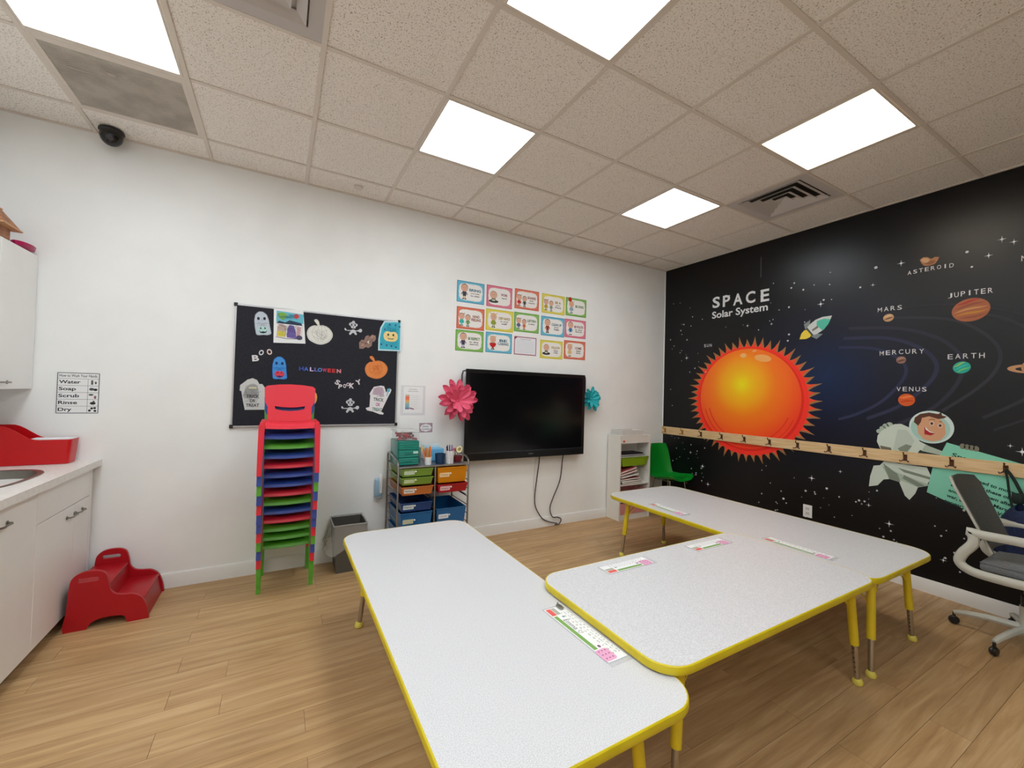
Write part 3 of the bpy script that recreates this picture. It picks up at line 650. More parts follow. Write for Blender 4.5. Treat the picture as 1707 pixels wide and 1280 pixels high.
for ys_ in ((-.42, -.402), (-.05, -.032)):
    slot = rrect(-.475, -.385, .268, .292, .0115, 4)
    Mx = frame((0, 0, 0), (1, 0, 0), (0, 0, 1))  # normal = -y
    obj('side_panel', MB().prism([curve(side, 4), slot], -ys_[1], -ys_[0], M_red, Mx), t)
obj('step', MB().box(-.515, -.345, -.402, -.05, .215, .235, M_red, .005, seg=2), t, label='upper step')
obj('step', MB().box(-.345, -.185, -.402, -.05, .108, .126, M_red, .005, seg=2), t, label='lower step')
obj('riser', MB().add([(-.362, -.402, .216), (-.362, -.05, .216), (-.342, -.05, .11), (-.342, -.402, .11), (-.352, -.402, .216), (-.352, -.05, .216), (-.332, -.05, .11), (-.332, -.402, .11)], [(0, 3, 2, 1), (4, 5, 6, 7), (0, 1, 5, 4), (3, 7, 6, 2)], M_red), t, label='upper riser')
obj('riser', MB().add([(-.200, -.402, .109), (-.200, -.05, .109), (-.176, -.05, .0), (-.176, -.402, .0), (-.190, -.402, .109), (-.190, -.05, .109), (-.166, -.05, .0), (-.166, -.402, .0)], [(0, 3, 2, 1), (4, 5, 6, 7), (0, 1, 5, 4), (3, 7, 6, 2)], M_red), t, label='front skirt')

# ============================================================= HAND WASHING SIGN
def paper(name, u0, u1, v0, v1, label, cat, M=None, w=0.001, m=None, group=None):
    M = M or FW(0)
    q = MB().prism([[(u0, v0), (u1, v0), (u1, v1), (u0, v1)]], w*.2, w, m or M_paper, M)
    return q
K = P((40, 40, 42)); K2 = P((90, 90, 92))
u0, u1, v0, v1 = -.745, -.537, 1.195, 1.463
q = MB().prism([[(u0, v0), (u1, v0), (u1, v1), (u0, v1)]], .0003, .001, M_paper, FW())
W = .0012
a, b_, c, d = u0+.012, u1-.004, v0+.008, v1-.006
for s_ in [[(a, c), (b_, c), (b_, d), (a, d), (a, c)]]: q.stroke(s_, .004, W, K2, FW())
rows = [d-.036-i*(d-.036-c)/5 for i in range(6)]
for z in rows[:-1]: q.stroke([(a, z), (b_, z)], .0016, W, K2, FW())
q.stroke([(b_-.052, c), (b_-.052, rows[0])], .0016, W, K2, FW())
q.text('How to Wash Your Hands', a+.008, b_-.010, rows[0]+.010, d-.008, W, K, FW(), bold=.01)
for i, s_ in enumerate(['Water', 'Soap', 'Scrub', 'Rinse', 'Dry']):
    z1 = rows[i]; z0 = rows[i+1]; wd = {'Water': .098, 'Soap': .078, 'Scrub': .094, 'Rinse': .086, 'Dry': .062}[s_]
    dz = -.006 if s_ in ('Soap', 'Dry') else 0
    q.text(s_, a+.007, a+.007+wd, z0+.012+dz, z1-.010, W, K, FW(), bold=.022)
    cx_ = b_-.026; cz = (z0+z1)/2
    if i == 0: q.rect(cx_-.012, cx_-.002, cz-.014, cz+.014, W, K2, FW()); q.disc(cx_+.010, cz-.002, .005, .009, W, K2, FW(), 10)
    if i == 1: q.disc(cx_-.008, cz, .012, .009, W, K2, FW(), 12); q.disc(cx_+.010, cz-.003, .010, .008, W, K, FW(), 12)
    if i == 2: q.disc(cx_-.010, cz+.008, .012, .006, W, K2, FW(), 12); q.disc(cx_+.010, cz-.008, .006, .010, W, P((150, 90, 110)), FW(), 12)
    if i == 3: q.disc(cx_, cz-.003, .014, .009, W, K, FW(), 12); q.disc(cx_+.004, cz+.008, .005, .006, W, K2, FW(), 10)
    if i == 4:
        for p_ in ((-.014, -.006), (-.004, .008), (.010, .010), (.012, -.008)): q.disc(cx_+p_[0], cz+p_[1], .007, .007, W, K, FW(), 10)
obj('hand_washing_sign', q, label='white hand washing instruction sheet taped above the worktop end', cat='sign')

# ============================================================= BULLETIN BOARD
M_felt = noise_mix('black_felt', (26, 26, 34), (32, 32, 42), 90, .85)
M_alu = mat('silver_board_frame', (200, 200, 204), .3, .7)
bx0, bx1, bz0, bz1 = .176, 1.376, 1.098, 2.008
t = thing('bulletin_board', (.776, 0, 1.098), 'black felt bulletin board in a thin silver frame with halloween cutouts', 'bulletin board')
YBD = -.014
obj('felt_panel', MB().box(bx0+.008, bx1-.008, YBD, -.003, bz0+.008, bz1-.008, M_felt), t)
for a in [(bx0, bx1, bz0, bz0+.011), (bx0, bx1, bz1-.013, bz1), (bx0, bx0+.011, bz0+.011, bz1-.013), (bx1-.013, bx1, bz0+.011, bz1-.013)]:
    obj('frame_rail', MB().box(a[0], a[1], -.019, -.002, a[2], a[3], M_alu, .002), t)
for cx_, cz in ((bx0, bz0), (bx0, bz1), (bx1, bz0), (bx1, bz1)): obj('corner_cap', MB().box(cx_-.008 if cx_ < .5 else cx_-.016, cx_+.016 if cx_ < .5 else cx_+.008, -.022, -.001, cz-.006 if cz < 1.5 else cz-.02, cz+.02 if cz < 1.5 else cz+.006, M_black, .003), t)
BF = FW(YBD)
def xf(cx_, cz, a=0.0, k=1.0): return lambda pts: [(cx_+k*(x*math.cos(a)-y*math.sin(a)), cz+k*(x*math.sin(a)+y*math.cos(a))) for x, y in pts]
def cut(name, loop, c, label, cat='paper cutout', extra=None, group='paper cutouts on the board'):
    q = MB().prism([loop], .0008, .002, P(c), BF)
    if extra: extra(q)
    return obj(name, q, label=label, cat=cat, group=group)
def scribble(q, cx_, cz, rx, ry, c, n, w, seed, M=BF, wd=.0016):
    r_ = random.Random(seed); pts = [(cx_+rx*math.sqrt(r_.random())*math.cos(r_.random()*2*PI), cz+ry*(r_.random()*2-1)*.8) for _ in range(n)]
    q.stroke(pts, wd, w, P(c), M)
def hatch(q, x0, x1, z0, z1, c, n, w, M=BF, ang=.4, wd=.0018):
    for i in range(n):
        x = x0+(x1-x0)*(i+.5)/n; q.stroke([(x-(z1-z0)*ang*.1, z0), (x+(z1-z0)*ang*.1, z1)], wd, w, P(c), M)
def pump_face(q, f, w, c=(40, 30, 26), s_=1.0):
    q.flat(f([(-.3*s_, .1), (-.1*s_, .1), (-.2*s_, .32)]), w, P(c), BF); q.flat(f([(.1*s_, .1), (.3*s_, .1), (.2*s_, .32)]), w, P(c), BF)
    q.flat(f([(-.4*s_, -.05), (-.2*s_, -.2), (0, -.14), (.2*s_, -.2), (.4*s_, -.05), (.25*s_, -.32), (0, -.38), (-.25*s_, -.32)]), w, P(c), BF)
ghost = [(-.5, -.9), (-.3, -1), (0, -.97), (.35, -1), (.62, -.85), (.55, -.3), (.5, .3), (.38, .75), (.1, 1), (-.2, 1), (-.45, .75), (-.55, .3), (-.55, -.3)]
def mk_ghost(cx_, cz, a, kx, body, dark, pump, label, ec):
    f = xf(cx_, cz, a, kx)
    def ex(q):
        q.disc(*f([(-.25, .42)])[0], .009, .012, .0024, P(ec), BF, 12); q.disc(*f([(.2, .42)])[0], .009, .012, .0024, P(ec), BF, 12)
        q.stroke(f([(-.07, .33), (0, .29), (.07, .34)]), .0022, .0024, P(ec), BF)
        q.stroke(f([(-.5, -.02), (-.2, .02), (0, -.06), (.2, .02), (.48, -.02)]), .003, .0024, P(dark), BF)
        hatch(q, cx_-kx*.35, cx_+kx*.35, cz-kx*.2, cz+kx*.1, dark, 7, .0023)
        q.flat(f([(-.32, -.75), (-.38, -.45), (-.2, -.25), (0, -.3), (.2, -.25), (.4, -.45), (.36, -.75), (.0, -.9)]), .0026, P(pump), BF)
        q.stroke(f(ghost+[ghost[0]]), .003, .0025, P(dark), BF)
        q.stroke(f([(-.12, -.26), (-.08, -.12), (.1, -.12), (.14, -.26)]), .003, .0027, P(dark), BF)
        g = xf(*f([(.02, -.55)])[0], a, kx*.8); pump_face(q, g, .0028, ec)
    cut('ghost_cutout', curve(f(ghost), 3), body, label, extra=ex)
mk_ghost(.349, 1.877, .1, .088, (196, 206, 216), (150, 158, 172), (184, 220, 214), 'white and pale blue paper ghost holding a pumpkin, top left of the board', (36, 40, 52))
mk_ghost(.474, 1.547, 0, .086, (70, 150, 220), (30, 90, 180), (226, 60, 76), 'blue crayoned paper ghost holding a red pumpkin', (14, 50, 110))
# witch drawing sheet
def rectp(u0, u1, v0, v1): return [(u0, v0), (u1, v0), (u1, v1), (u0, v1)]
q = MB().prism([[(.427, 1.738), (.645, 1.748), (.621, 2.010), (.421, 1.998)]], .006, .0075, M_paper, BF)
w_ = .0078
q.flat([(.440, 1.90), (.625, 1.90), (.625, 1.975), (.440, 1.985)], w_, P((108, 190, 210)), BF)
q.flat([(.445, 1.965), (.46, 1.93), (.485, 1.915), (.51, 1.945), (.505, 1.97), (.475, 1.975)], w_+.0002, P((128, 176, 64)), BF)
q.flat([(f_*.024*math.cos(a)+.575, f_*.024*math.sin(a)+1.955) for a, f_ in [(2*PI*i/20, 1 if i % 2 else .6) for i in range(20)]], w_+.0002, P((214, 58, 46)), BF)
q.flat([(.44, 1.89), (.62, 1.885), (.61, 1.905), (.53, 1.92), (.50, 1.90), (.46, 1.91)], w_+.0003, P((44, 60, 84)), BF)
q.flat([(.445, 1.79), (.505, 1.785), (.51, 1.87), (.48, 1.89), (.45, 1.87)], w_+.0003, P((214, 190, 176)), BF); q.rect(.452, .50, 1.79, 1.83, w_+.0005, P((232, 218, 70)), BF)
q.flat([(.515, 1.785), (.58, 1.78), (.575, 1.83), (.56, 1.88), (.53, 1.885), (.515, 1.85)], w_+.0003, P((122, 104, 178)), BF)
q.flat([(.58, 1.80), (.605, 1.80), (.61, 1.87), (.585, 1.88)], w_+.0003, P((224, 176, 176)), BF); q.disc(.60, 1.79, .022, .018, w_+.0004, P((80, 74, 110)), BF, 14)
hatch(q, .45, .62, 1.79, 1.88, (70, 60, 96), 22, w_+.0006, wd=.001); scribble(q, .53, 1.84, .09, .06, (60, 54, 80), 30, w_+.0007, 3, wd=.001); scribble(q, .53, 1.95, .085, .028, (30, 110, 140), 26, w_+.0007, 4, wd=.0012)
q.stroke([(.44, 1.785), (.52, 1.775), (.62, 1.782)], .004, w_+.0006, P((80, 74, 70)), BF)
obj('witch_drawing', q, label='coloured witch and sun drawing on white paper over the board top', cat='drawing')
# white pumpkin
pumpkin = [(-.5, -.85), (-.85, -.6), (-1, -.1), (-.85, .35), (-.5, .6), (-.2, .62), (-.35, .85), (-.5, 1.05), (-.3, 1.15), (-.1, .95), (-.02, .66), (.3, .68), (.7, .5), (1, .1), (1, -.3), (.75, -.7), (.3, -.95), (-.1, -.98)]
def mk_p(cx_, cz, k, a, c, dark, label, seed):
    f = xf(cx_, cz, a, k)
    def ex(q):
        for s_ in (-.6, -.25, .1, .45): q.stroke([f([(s_*1.1*math.cos(t_*1.3)+.05, t_*.75)])[0] for t_ in [-1+i/4 for i in range(9)]], .0018, .0024, P(dark), BF)
        q.stroke(curve(f([(x*.93, y*.93) for x, y in pumpkin]), 2)+[f([(-.46, -.79)])[0]], .0018, .0025, P(dark), BF)
        scribble(q, cx_, cz-.01, k*.7, k*.6, dark, 34, .0026, seed, wd=.001)
        q.stroke(f([(-.5, -.3), (-.2, -.5), (.2, -.5), (.5, -.25)]), .002, .0027, P(dark), BF)
    cut('pumpkin_cutout', curve(f(pumpkin), 3), c, label, extra=ex)
mk_p(.745, 1.842, .093, -.02, (232, 230, 222), (168, 166, 158), 'uncoloured white paper pumpkin at the top of the board', 5)
mk_p(1.190, 1.584, .092, .12, (232, 142, 76), (206, 96, 40), 'orange crayoned paper pumpkin right of HALLOWEEN', 6)
def mk_skull(cx_, cz, label):
    f = xf(cx_, cz, 0, .062); g = (206, 206, 210)
    q = MB()
    def pr_(l, w=.0022): q.prism([l], .0008, w, P(g), BF)
    pr_(curve(f([(-.35, .75), (-.55, .55), (-.5, .35), (-.3, .22), (-.25, 0), (.25, 0), (.3, .22), (.5, .35), (.5, .6), (.2, .72), (.15, .95), (-.1, .98), (-.2, .8)]), 3))
    pr_(curve(f([(-1.0, -.05), (-1.1, -.25), (-.9, -.42), (-.7, -.3), (-.3, -.3), (0, -.15), (.35, -.3), (.7, -.15), (.85, -.0), (1.1, -.08), (1.1, -.35), (.9, -.5), (.65, -.38), (.3, -.42), (.5, -.75), (.3, -.9), (.1, -.65), (-.1, -.65), (-.35, -.95), (-.52, -.75), (-.3, -.4), (-.7, -.42)]), 2), .0019)
    for s_ in (-.22, .2): q.disc(*f([(s_, .42)])[0], .007, .008, .0025, P((60, 60, 66)), BF, 10)
    q.stroke(f([(-.4, .62), (.45, .58)]), .003, .0025, P((90, 90, 96)), BF); q.disc(*f([(0, .18)])[0], .004, .005, .0025, P((60, 60, 66)), BF, 8)
    obj('skull_cutout', q, label=label, cat='paper cutout', group='skull cutouts')
mk_skull(.996, 1.906, 'grey skull and crossbones cutout at the top of the board'); mk_skull(.993, 1.262, 'grey skull and crossbones cutout at the bottom of the board')
def exb(q):
    q.stroke([(1.06, 1.80), (1.09, 1.785), (1.13, 1.80), (1.165, 1.845)], .004, .0024, P((96, 70, 62)), BF); q.stroke([(1.075, 1.75), (1.10, 1.79), (1.125, 1.855)], .003, .0024, P((96, 70, 62)), BF)
    q.flat([(1.105, 1.80), (1.125, 1.815), (1.125, 1.785)], .0025, P((214, 204, 196)), BF); q.flat([(1.06, 1.77), (1.08, 1.79), (1.10, 1.765), (1.08, 1.752)], .0023, P((176, 142, 124)), BF); q.flat([(1.135, 1.84), (1.15, 1.86), (1.172, 1.85), (1.16, 1.825)], .0023, P((176, 142, 124)), BF)
cut('bat_cutout', [(1.045, 1.791), (1.065, 1.817), (1.084, 1.814), (1.095, 1.848), (1.117, 1.859), (1.127, 1.846), (1.149, 1.867), (1.177, 1.86), (1.181, 1.832), (1.165, 1.806), (1.151, 1.81), (1.148, 1.771), (1.121, 1.75), (1.098, 1.758), (1.081, 1.741), (1.049, 1.74)], (150, 120, 108), 'brown paper bat beside the blue pumpkin sheet', extra=exb)
# blue pumpkin sheet
q = MB().prism([[(1.200, 1.735), (1.393, 1.741), (1.389, 2.008), (1.243, 1.992), (1.212, 1.931), (1.199, 1.833)]], .006, .0075, P((196, 226, 234)), BF)
q.flat([(1.212, 1.748), (1.383, 1.752), (1.379, 1.994), (1.25, 1.98), (1.225, 1.93), (1.211, 1.84)], .0078, P((62, 176, 196)), BF)
scribble(q, 1.30, 1.87, .075, .13, (30, 140, 170), 90, .0079, 8, wd=.0014)
for a in [(1.29, 1.965), (1.34, 1.965), (1.375, 1.955), (1.25, 1.92), (1.225, 1.79), (1.27, 1.785), (1.31, 1.78), (1.35, 1.775)]: q.disc(*a, .008, .008, .0081, P((60, 80, 130)), BF, 10)
g = xf(1.302, 1.868, 0, .062)
q.flat(curve(g([(-.9, -.4), (-.95, .2), (-.6, .6), (-.1, .55), (.1, .55), (.6, .6), (.95, .2), (.9, -.4), (.5, -.75), (-.5, -.75)]), 3), .0081, P((238, 214, 146)), BF)
for s_ in (-.35, .35): q.disc(*g([(s_, .15)])[0], .008, .011, .0083, P((40, 60, 40)), BF, 12)
q.stroke(g([(-.4, -.3), (-.2, -.45), (0, -.38), (.2, -.45), (.4, -.3)]), .006, .0083, P((50, 40, 36)), BF); q.disc(*g([(-.6, -.1)])[0], .006, .004, .0083, P((240, 150, 130)), BF, 8); q.disc(*g([(.6, -.1)])[0], .006, .004, .0083, P((240, 150, 130)), BF, 8)
obj('pumpkin_drawing', q, label='blue sheet with a smiling cream pumpkin at the board corner', cat='drawing')
# tombstones
f = xf(.305, 1.335, 0, .1)
def exl(q):
    q.flat(curve(f([(-.55, -.2), (-.45, .5), (-.1, .85), (.25, .75), (.4, .2), (.3, -.1)]), 3), .0023, P((168, 168, 166)), BF); hatch(q, .255, .335, 1.33, 1.41, (110, 110, 112), 13, .0025, wd=.0012)
    q.rect(.28, .33, 1.385, 1.397, .0027, P((214, 210, 170)), BF)
    for i, s_ in enumerate(['TRICK', 'OR', 'TREAT']): q.text(s_, *( (.266, .35) if i != 1 else (.29, .325)), 1.315-i*.033, 1.339-i*.033, .0028, P((60, 60, 64)), BF, bold=.03)
    scribble(q, .30, 1.33, .06, .07, (130, 130, 132), 36, .0026, 11, wd=.001)
cut('tombstone_cutout', [(.387, 1.228), (.382, 1.396), (.364, 1.421), (.346, 1.42), (.331, 1.449), (.302, 1.463), (.27, 1.451), (.253, 1.434), (.225, 1.408), (.224, 1.367), (.234, 1.365), (.248, 1.284), (.26, 1.226)], (208, 208, 206), 'grey shaded tombstone cutout left of the stacked chairs', extra=exl)
f = xf(1.215, 1.31, -.18, .1)
def exr(q):
    q.flat([(1.165, 1.36), (1.175, 1.41), (1.215, 1.428), (1.25, 1.42), (1.265, 1.385), (1.26, 1.35)], .0023, P((200, 176, 190)), BF); hatch(q, 1.18, 1.25, 1.355, 1.415, (120, 104, 116), 12, .0025, wd=.0012)
    q.disc(1.30, 1.398, .014, .017, .0024, P((110, 184, 208)), BF, 14); q.stroke([(1.30, 1.39), (1.285, 1.35)], .009, .0024, P((120, 190, 210)), BF)
    scribble(q, 1.235, 1.345, .04, .015, (60, 60, 66), 12, .0026, 21, wd=.0012)
    for i, (s_, c) in enumerate([('TRICK', (80, 86, 84)), ('OR', (186, 90, 150)), ('TREAT', (70, 120, 110))]): q.text(s_, *((1.176-.004*i, 1.262-.006*i) if i != 1 else (1.197, 1.232)), 1.302-i*.042, 1.330-i*.042, .0026, P(c), BF, bold=.03, rot=-.10)
cut('tombstone_cutout', [(1.115, 1.243), (1.129, 1.224), (1.175, 1.214), (1.231, 1.192), (1.26, 1.188), (1.266, 1.2), (1.243, 1.214), (1.267, 1.268), (1.3, 1.345), (1.32, 1.385), (1.324, 1.404), (1.309, 1.414), (1.291, 1.399), (1.282, 1.374), (1.272, 1.403), (1.261, 1.432), (1.233, 1.436), (1.177, 1.424), (1.156, 1.39), (1.143, 1.362), (1.15, 1.352), (1.146, 1.252), (1.128, 1.248)], (232, 228, 228), 'white tombstone cutout with a blue candy cane at the board right', extra=exr)
cut('pumpkin_cutout', curve(xf(.665, 1.325, 0, .075)([(-.9, -.6), (-1, .1), (-.7, .7), (0, .85), (.6, .75), (.98, .35), (1.0, -.3), (.7, -.8), (0, -.95)]), 3), (238, 168, 96), 'orange cutout mostly hidden behind the red chair back')
# letters
def letter(ch, u0, u1, v0, v1, c, label, rot=0.0, word=''):
    q = MB().text(ch, u0, u1, v0, v1, .006, P(c), BF, bold=.035, rot=rot, depth=.005); obj('letter', q, label=label, cat='letter', group=word)
BO = 'letters spelling BOO'
letter('B', .293, .337, 1.590, 1.636, (226, 224, 226), 'white letter B of the word BOO', .12, BO)
letter('O', .335, .366, 1.636, 1.678, (222, 220, 224), 'middle white letter O of the word BOO', -.3, BO); letter('O', .386, .420, 1.644, 1.688, (236, 212, 206), 'last pinkish letter O of the word BOO', .25, BO)
HW = 'letters spelling HALLOWEEN'
hc = [(66, 84, 170), (74, 110, 196), (220, 200, 226), (110, 106, 190), (92, 140, 206), (196, 70, 110), (216, 60, 66), (206, 60, 60), (230, 150, 160)]
hx = [.607, .641, .683, .715, .740, .774, .812, .845, .880]
nm = ['first', 'second', 'third', 'fourth', 'fifth', 'sixth', 'seventh', 'eighth', 'last']
for i, ch in enumerate('HALLOWEEN'): letter(ch, hx[i], hx[i]+(.032 if ch in 'HAOWN' else .026), 1.535-(i*.0008), 1.566-i*.0008, hc[i], '%s letter of the word HALLOWEEN, a coloured %s' % (nm[i].capitalize(), ch), 0, HW)
SP = 'letters spelling SPOOKY'
for i, (ch, a, b_, c, d, r_) in enumerate([('S', .872, .905, 1.432, 1.472, -.5), ('P', .898, .924, 1.400, 1.437, -.15), ('O', .933, .956, 1.408, 1.440, 0), ('O', .957, .982, 1.424, 1.452, 0), ('K', .982, 1.018, 1.406, 1.450, -.1), ('Y', 1.030, 1.072, 1.438, 1.480, .35)]):
    letter(ch, a, b_, c, d, (226, 216, 220), '%s letter of the word SPOOKY, a small white %s' % (['First', 'Second', 'Third', 'Fourth', 'Fifth', 'Last'][i], ch), r_, SP)

# ============================================================= KIDS CHAIRS
def make_chair(m, loc, label):
    t = thing('kids_chair', loc, label, 'chair', 'stacked kids chairs')
    def o_(name, q, lab=None):
        o = bpy.data.objects.new(name, q.mesh(name)); COL.objects.link(o); o.parent = t
        if lab: o['label'] = lab
        return o
    # seat shell: front lip rolled down
    def seat(u, v):
        x = -.142+.284*u; y = -.150+.27*v
        z = .322-.012*math.cos((u-.5)*PI)*(0.4+.6*v)
        if v < .25:
            th = (.25-v)/.25*PI/2; y = -.150+.27*.25-(.27*.25)*math.sin(th)**.7-.0; z -= .036*(1-math.cos(th))
        return (x, y, z)
    o_('seat', MB().grid(seat, 12, 20, m, .007))
    # backrest: slotted panel
    outer = [(-.135, .0), (.135, 0), (.134, .10), (.152, .135), (.157, .23), (.14, .245), (.07, .255), (0, .258), (-.07, .255), (-.14, .245), (-.157, .23), (-.152, .135), (-.134, .10)]
    slot = [(-.088, .084), (-.05, .074), (0, .070), (.05, .074), (.088, .084), (.094, .106), (.05, .0975), (0, .095), (-.05, .0975), (-.094, .106)]
    q = MB(); Mx = frame((0, .128, .310), (1, 0, 0), (0, .18, 1)); q.prism([outer, slot[::-1]], -.004, .006, m, Mx)
    o_('backrest', q)
    for s_ in (-1, 1):
        q = MB()
        q.box(s_*.142, s_*.166, -.16, .135, .300, .326, m, .006, seg=2); o_('side_rail', q)
        for a, b_ in (((s_*.155, -.158, .31), (s_*.160, -.168, 0)), ((s_*.152, .122, .31), (s_*.152, .134, 0))):
            q = MB(); va, vb = Vector(a), Vector(b_)
            hw, hd = .0165, .0095
            vs = [(p.x+dx*(hw if p is va else hw*.8), p.y+dy*hd, p.z) for p in (va, vb) for dx, dy in ((-1, -1), (1, -1), (1, 1), (-1, 1))]
            q.add(vs, [(0, 1, 5, 4), (1, 2, 6, 5), (2, 3, 7, 6), (3, 0, 4, 7), (4, 5, 6, 7), (3, 2, 1, 0)], m); o_('leg', q)
    return t
cols = 'GGGRBGRBBRBGBR'   # bottom to top
mm = {'G': M_grnc, 'B': M_bluec, 'R': M_redc}; cn = {'G': 'green', 'B': 'blue', 'R': 'red'}
ordn = ['lowest', 'second', 'third', 'fourth', 'fifth', 'sixth', 'seventh', 'eighth', 'ninth', 'tenth', 'eleventh', 'twelfth', 'thirteenth', 'top']
proto = {}
for i, c in enumerate(cols):
    f_ = i/13.0
    loc = (.558-.010*f_, -.195-.34*f_, .066*i)
    lab = '%s plastic kids chair, %s in the stack against the white wall' % (cn[c], ordn[i] if i in (0, 13) else ordn[i]+' from the bottom')
    if c not in proto: proto[c] = make_chair(mm[c], loc, lab)
    else:
        o = copy_tree(proto[c]); o.location = loc; o['label'] = lab

# ============================================================= BIN
M_bin = mat('dark_grey_bin', (84, 80, 74), .5)
M_film = mat('clear_bin_liner', (226, 226, 222), .15, alpha=.3)
t = thing('waste_bin', (.985, -.17, 0), 'dark grey rectangular waste bin with a clear liner by the chair stack', 'bin')
def taper(q, xa, xb, ya, yb, za, zb, k0, k1, m, th):
    def ring(k, z): return [((xa+xb)/2+(xb-xa)/2*k*sx, (ya+yb)/2+(yb-ya)/2*k*sy, z) for sx, sy in ((-1, -1), (1, -1), (1, 1), (-1, 1))]
    ki = 1-th*2/(xb-xa)
    vs = ring(k0, za)+ring(k1, zb)+ring(k1*ki, zb)+ring(k0*ki, za+.006)
    fs = []
    for a in range(3):
        for i in range(4): fs.append((a*4+i, a*4+(i+1) % 4, (a+1)*4+(i+1) % 4, (a+1)*4+i))
    fs += [(3, 2, 1, 0), (12, 13, 14, 15)]
    return q.add(vs, fs, m)
obj('body', taper(MB(), .872, 1.108, -.295, -.03, .001, .362, .80, 1.0, M_bin, .004), t)
def liner(u, v):
    a = 2*PI*u; r_ = random.Random(int(u*60)*7+int(v*8))
    sx = math.copysign(min(1, abs(math.cos(a))*1.35), math.cos(a)); sy = math.copysign(min(1, abs(math.sin(a))*1.35), math.sin(a))
    k = 1.03+.10*v*(1+.5*math.sin(a*9))+.03*math.sin(a*17+v*5)
    if math.cos(a) < -.3: k += .34*v**.7*abs(math.cos(a))
    k += .05*math.sin(a*23+v*9)*v
    z = .372-.20*v-.03*v*math.sin(a*5)
    return (.99+.118*sx*k, -.163+.133*sy*min(k, 1.04)*.99, z)
obj('liner', MB().grid(liner, 60, 8, M_film), t, label='clear plastic bag folded over the rim')
obj('liner_rim', MB().tube([(.868, -.298, .366), (.99, -.300, .368), (1.112, -.298, .366), (1.112, -.028, .368), (.99, -.026, .37), (.868, -.028, .368)], .004, mat('gathered_film', (190, 188, 184), .3, alpha=.7), 6, closed=True), t)

# dispenser
t = thing('wall_dispenser', (1.24, 0, .58), 'pale blue and white wall bottle holder beside the drawer cart', 'dispenser')
obj('bottle_holder', MB().box(1.208, 1.272, -.052, -.002, .50, .645, mat('pale_blue_plastic', (150, 184, 206), .3), .010, seg=2), t)
obj('bottle', MB().box(1.242, 1.266, -.066, -.030, .525, .69, M_white, .008, seg=2), t)
obj('tray', MB().box(1.210, 1.266, -.058, -.004, .478, .498, mat('grey_tray', (150, 156, 160), .4), .004), t)

# ============================================================= ROLLING CART
cx0, cx1, cyf, cyb, czt = 1.305, 1.895, -.42, -.05, .80
t = thing('drawer_cart', ((cx0+cx1)/2, -.235, 0), 'chrome framed rolling cart with coloured plastic drawers beside the screen', 'cart')
M_tub = mat('grey_cart_tube', (150, 148, 142), .3, .85)
for x in (cx0, cx1):
    s_ = -1 if x == cx0 else 1
    pts = [(x, cyf, .05), (x, cyf, .80), (x, cyf+.012, .83), (x, cyf+.05, .85), (x, cyb-.05, .875), (x, cyb-.012, .87), (x, cyb, .85), (x, cyb, .05)]
    obj('side_frame', MB().tube(pts, .008, M_tub, 8), t)
for x in (cx0, 1.603, cx1):
    if x == 1.603: obj('middle_post', MB().tube([(x, cyf, .06), (x, cyf, .80)], .007, M_tub, 8), t); obj('middle_post', MB().tube([(x, cyb, .06), (x, cyb, .80)], .007, M_tub, 8), t)
    for z in [.10, .17, .24, .31, .38, .45, .52, .59, .66, .73]:
        if x != 1.603: obj('side_rung', MB().tube([(x, cyf, z), (x, cyb, z)], .004, M_tub, 6), t)
        elif z in (.31, .45, .52, .59): obj('drawer_rail', MB().tube([(x, cyf, z), (x, cyb, z)], .005, M_tub, 6), t)
obj('drawer_rail', MB().tube([(cx1-.02, cyf, .54), (cx1-.02, cyb, .54)], .005, mat('dark_rail', (70, 70, 72), .4), 6), t)
for z in (.06, .795):
    for y in (cyf, cyb): obj('cross_tube', MB().tube([(cx0, y, z), (cx1, y, z)], .007, M_tub, 8), t)
obj('top_shelf', MB().box(cx0+.006, cx1-.006, cyf+.006, cyb-.006, .790, .797, mat('smoked_shelf', (96, 90, 100), .3), .002), t)
for x in (cx0, cx1):
    for y in (cyf, cyb):
        q = MB(); q.lathe([(.004, 0), (.022, .004), (.022, .016), (.004, .02)], M_black, (0, 0, 0), 14, M=frame((x-.010, y, .023), (0, 1, 0), (0, 0, 1))); q.box(x-.006, x+.006, y-.006, y+.006, .03, .055, M_tub); obj('castor', q, t)
def plastic(name, c):
    m = mat(name, c, .28); N, L, b = nodes(m)
    b.inputs['Transmission Weight'].default_value = .25; b.inputs['Coat Weight'].default_value = .2; return m
PL = {'green': plastic('lime_drawer_plastic', (140, 176, 66)), 'orange': plastic('orange_drawer_plastic', (222, 128, 60)), 'blue': plastic('navy_drawer_plastic', (30, 74, 140)), 'mid': plastic('blue_drawer_plastic', (28, 112, 176)), 'amber': plastic('amber_drawer_plastic', (238, 150, 16)), 'red': plastic('red_drawer_plastic', (196, 14, 34))}
M_lab = mat('drawer_label', (236, 236, 230), .6)
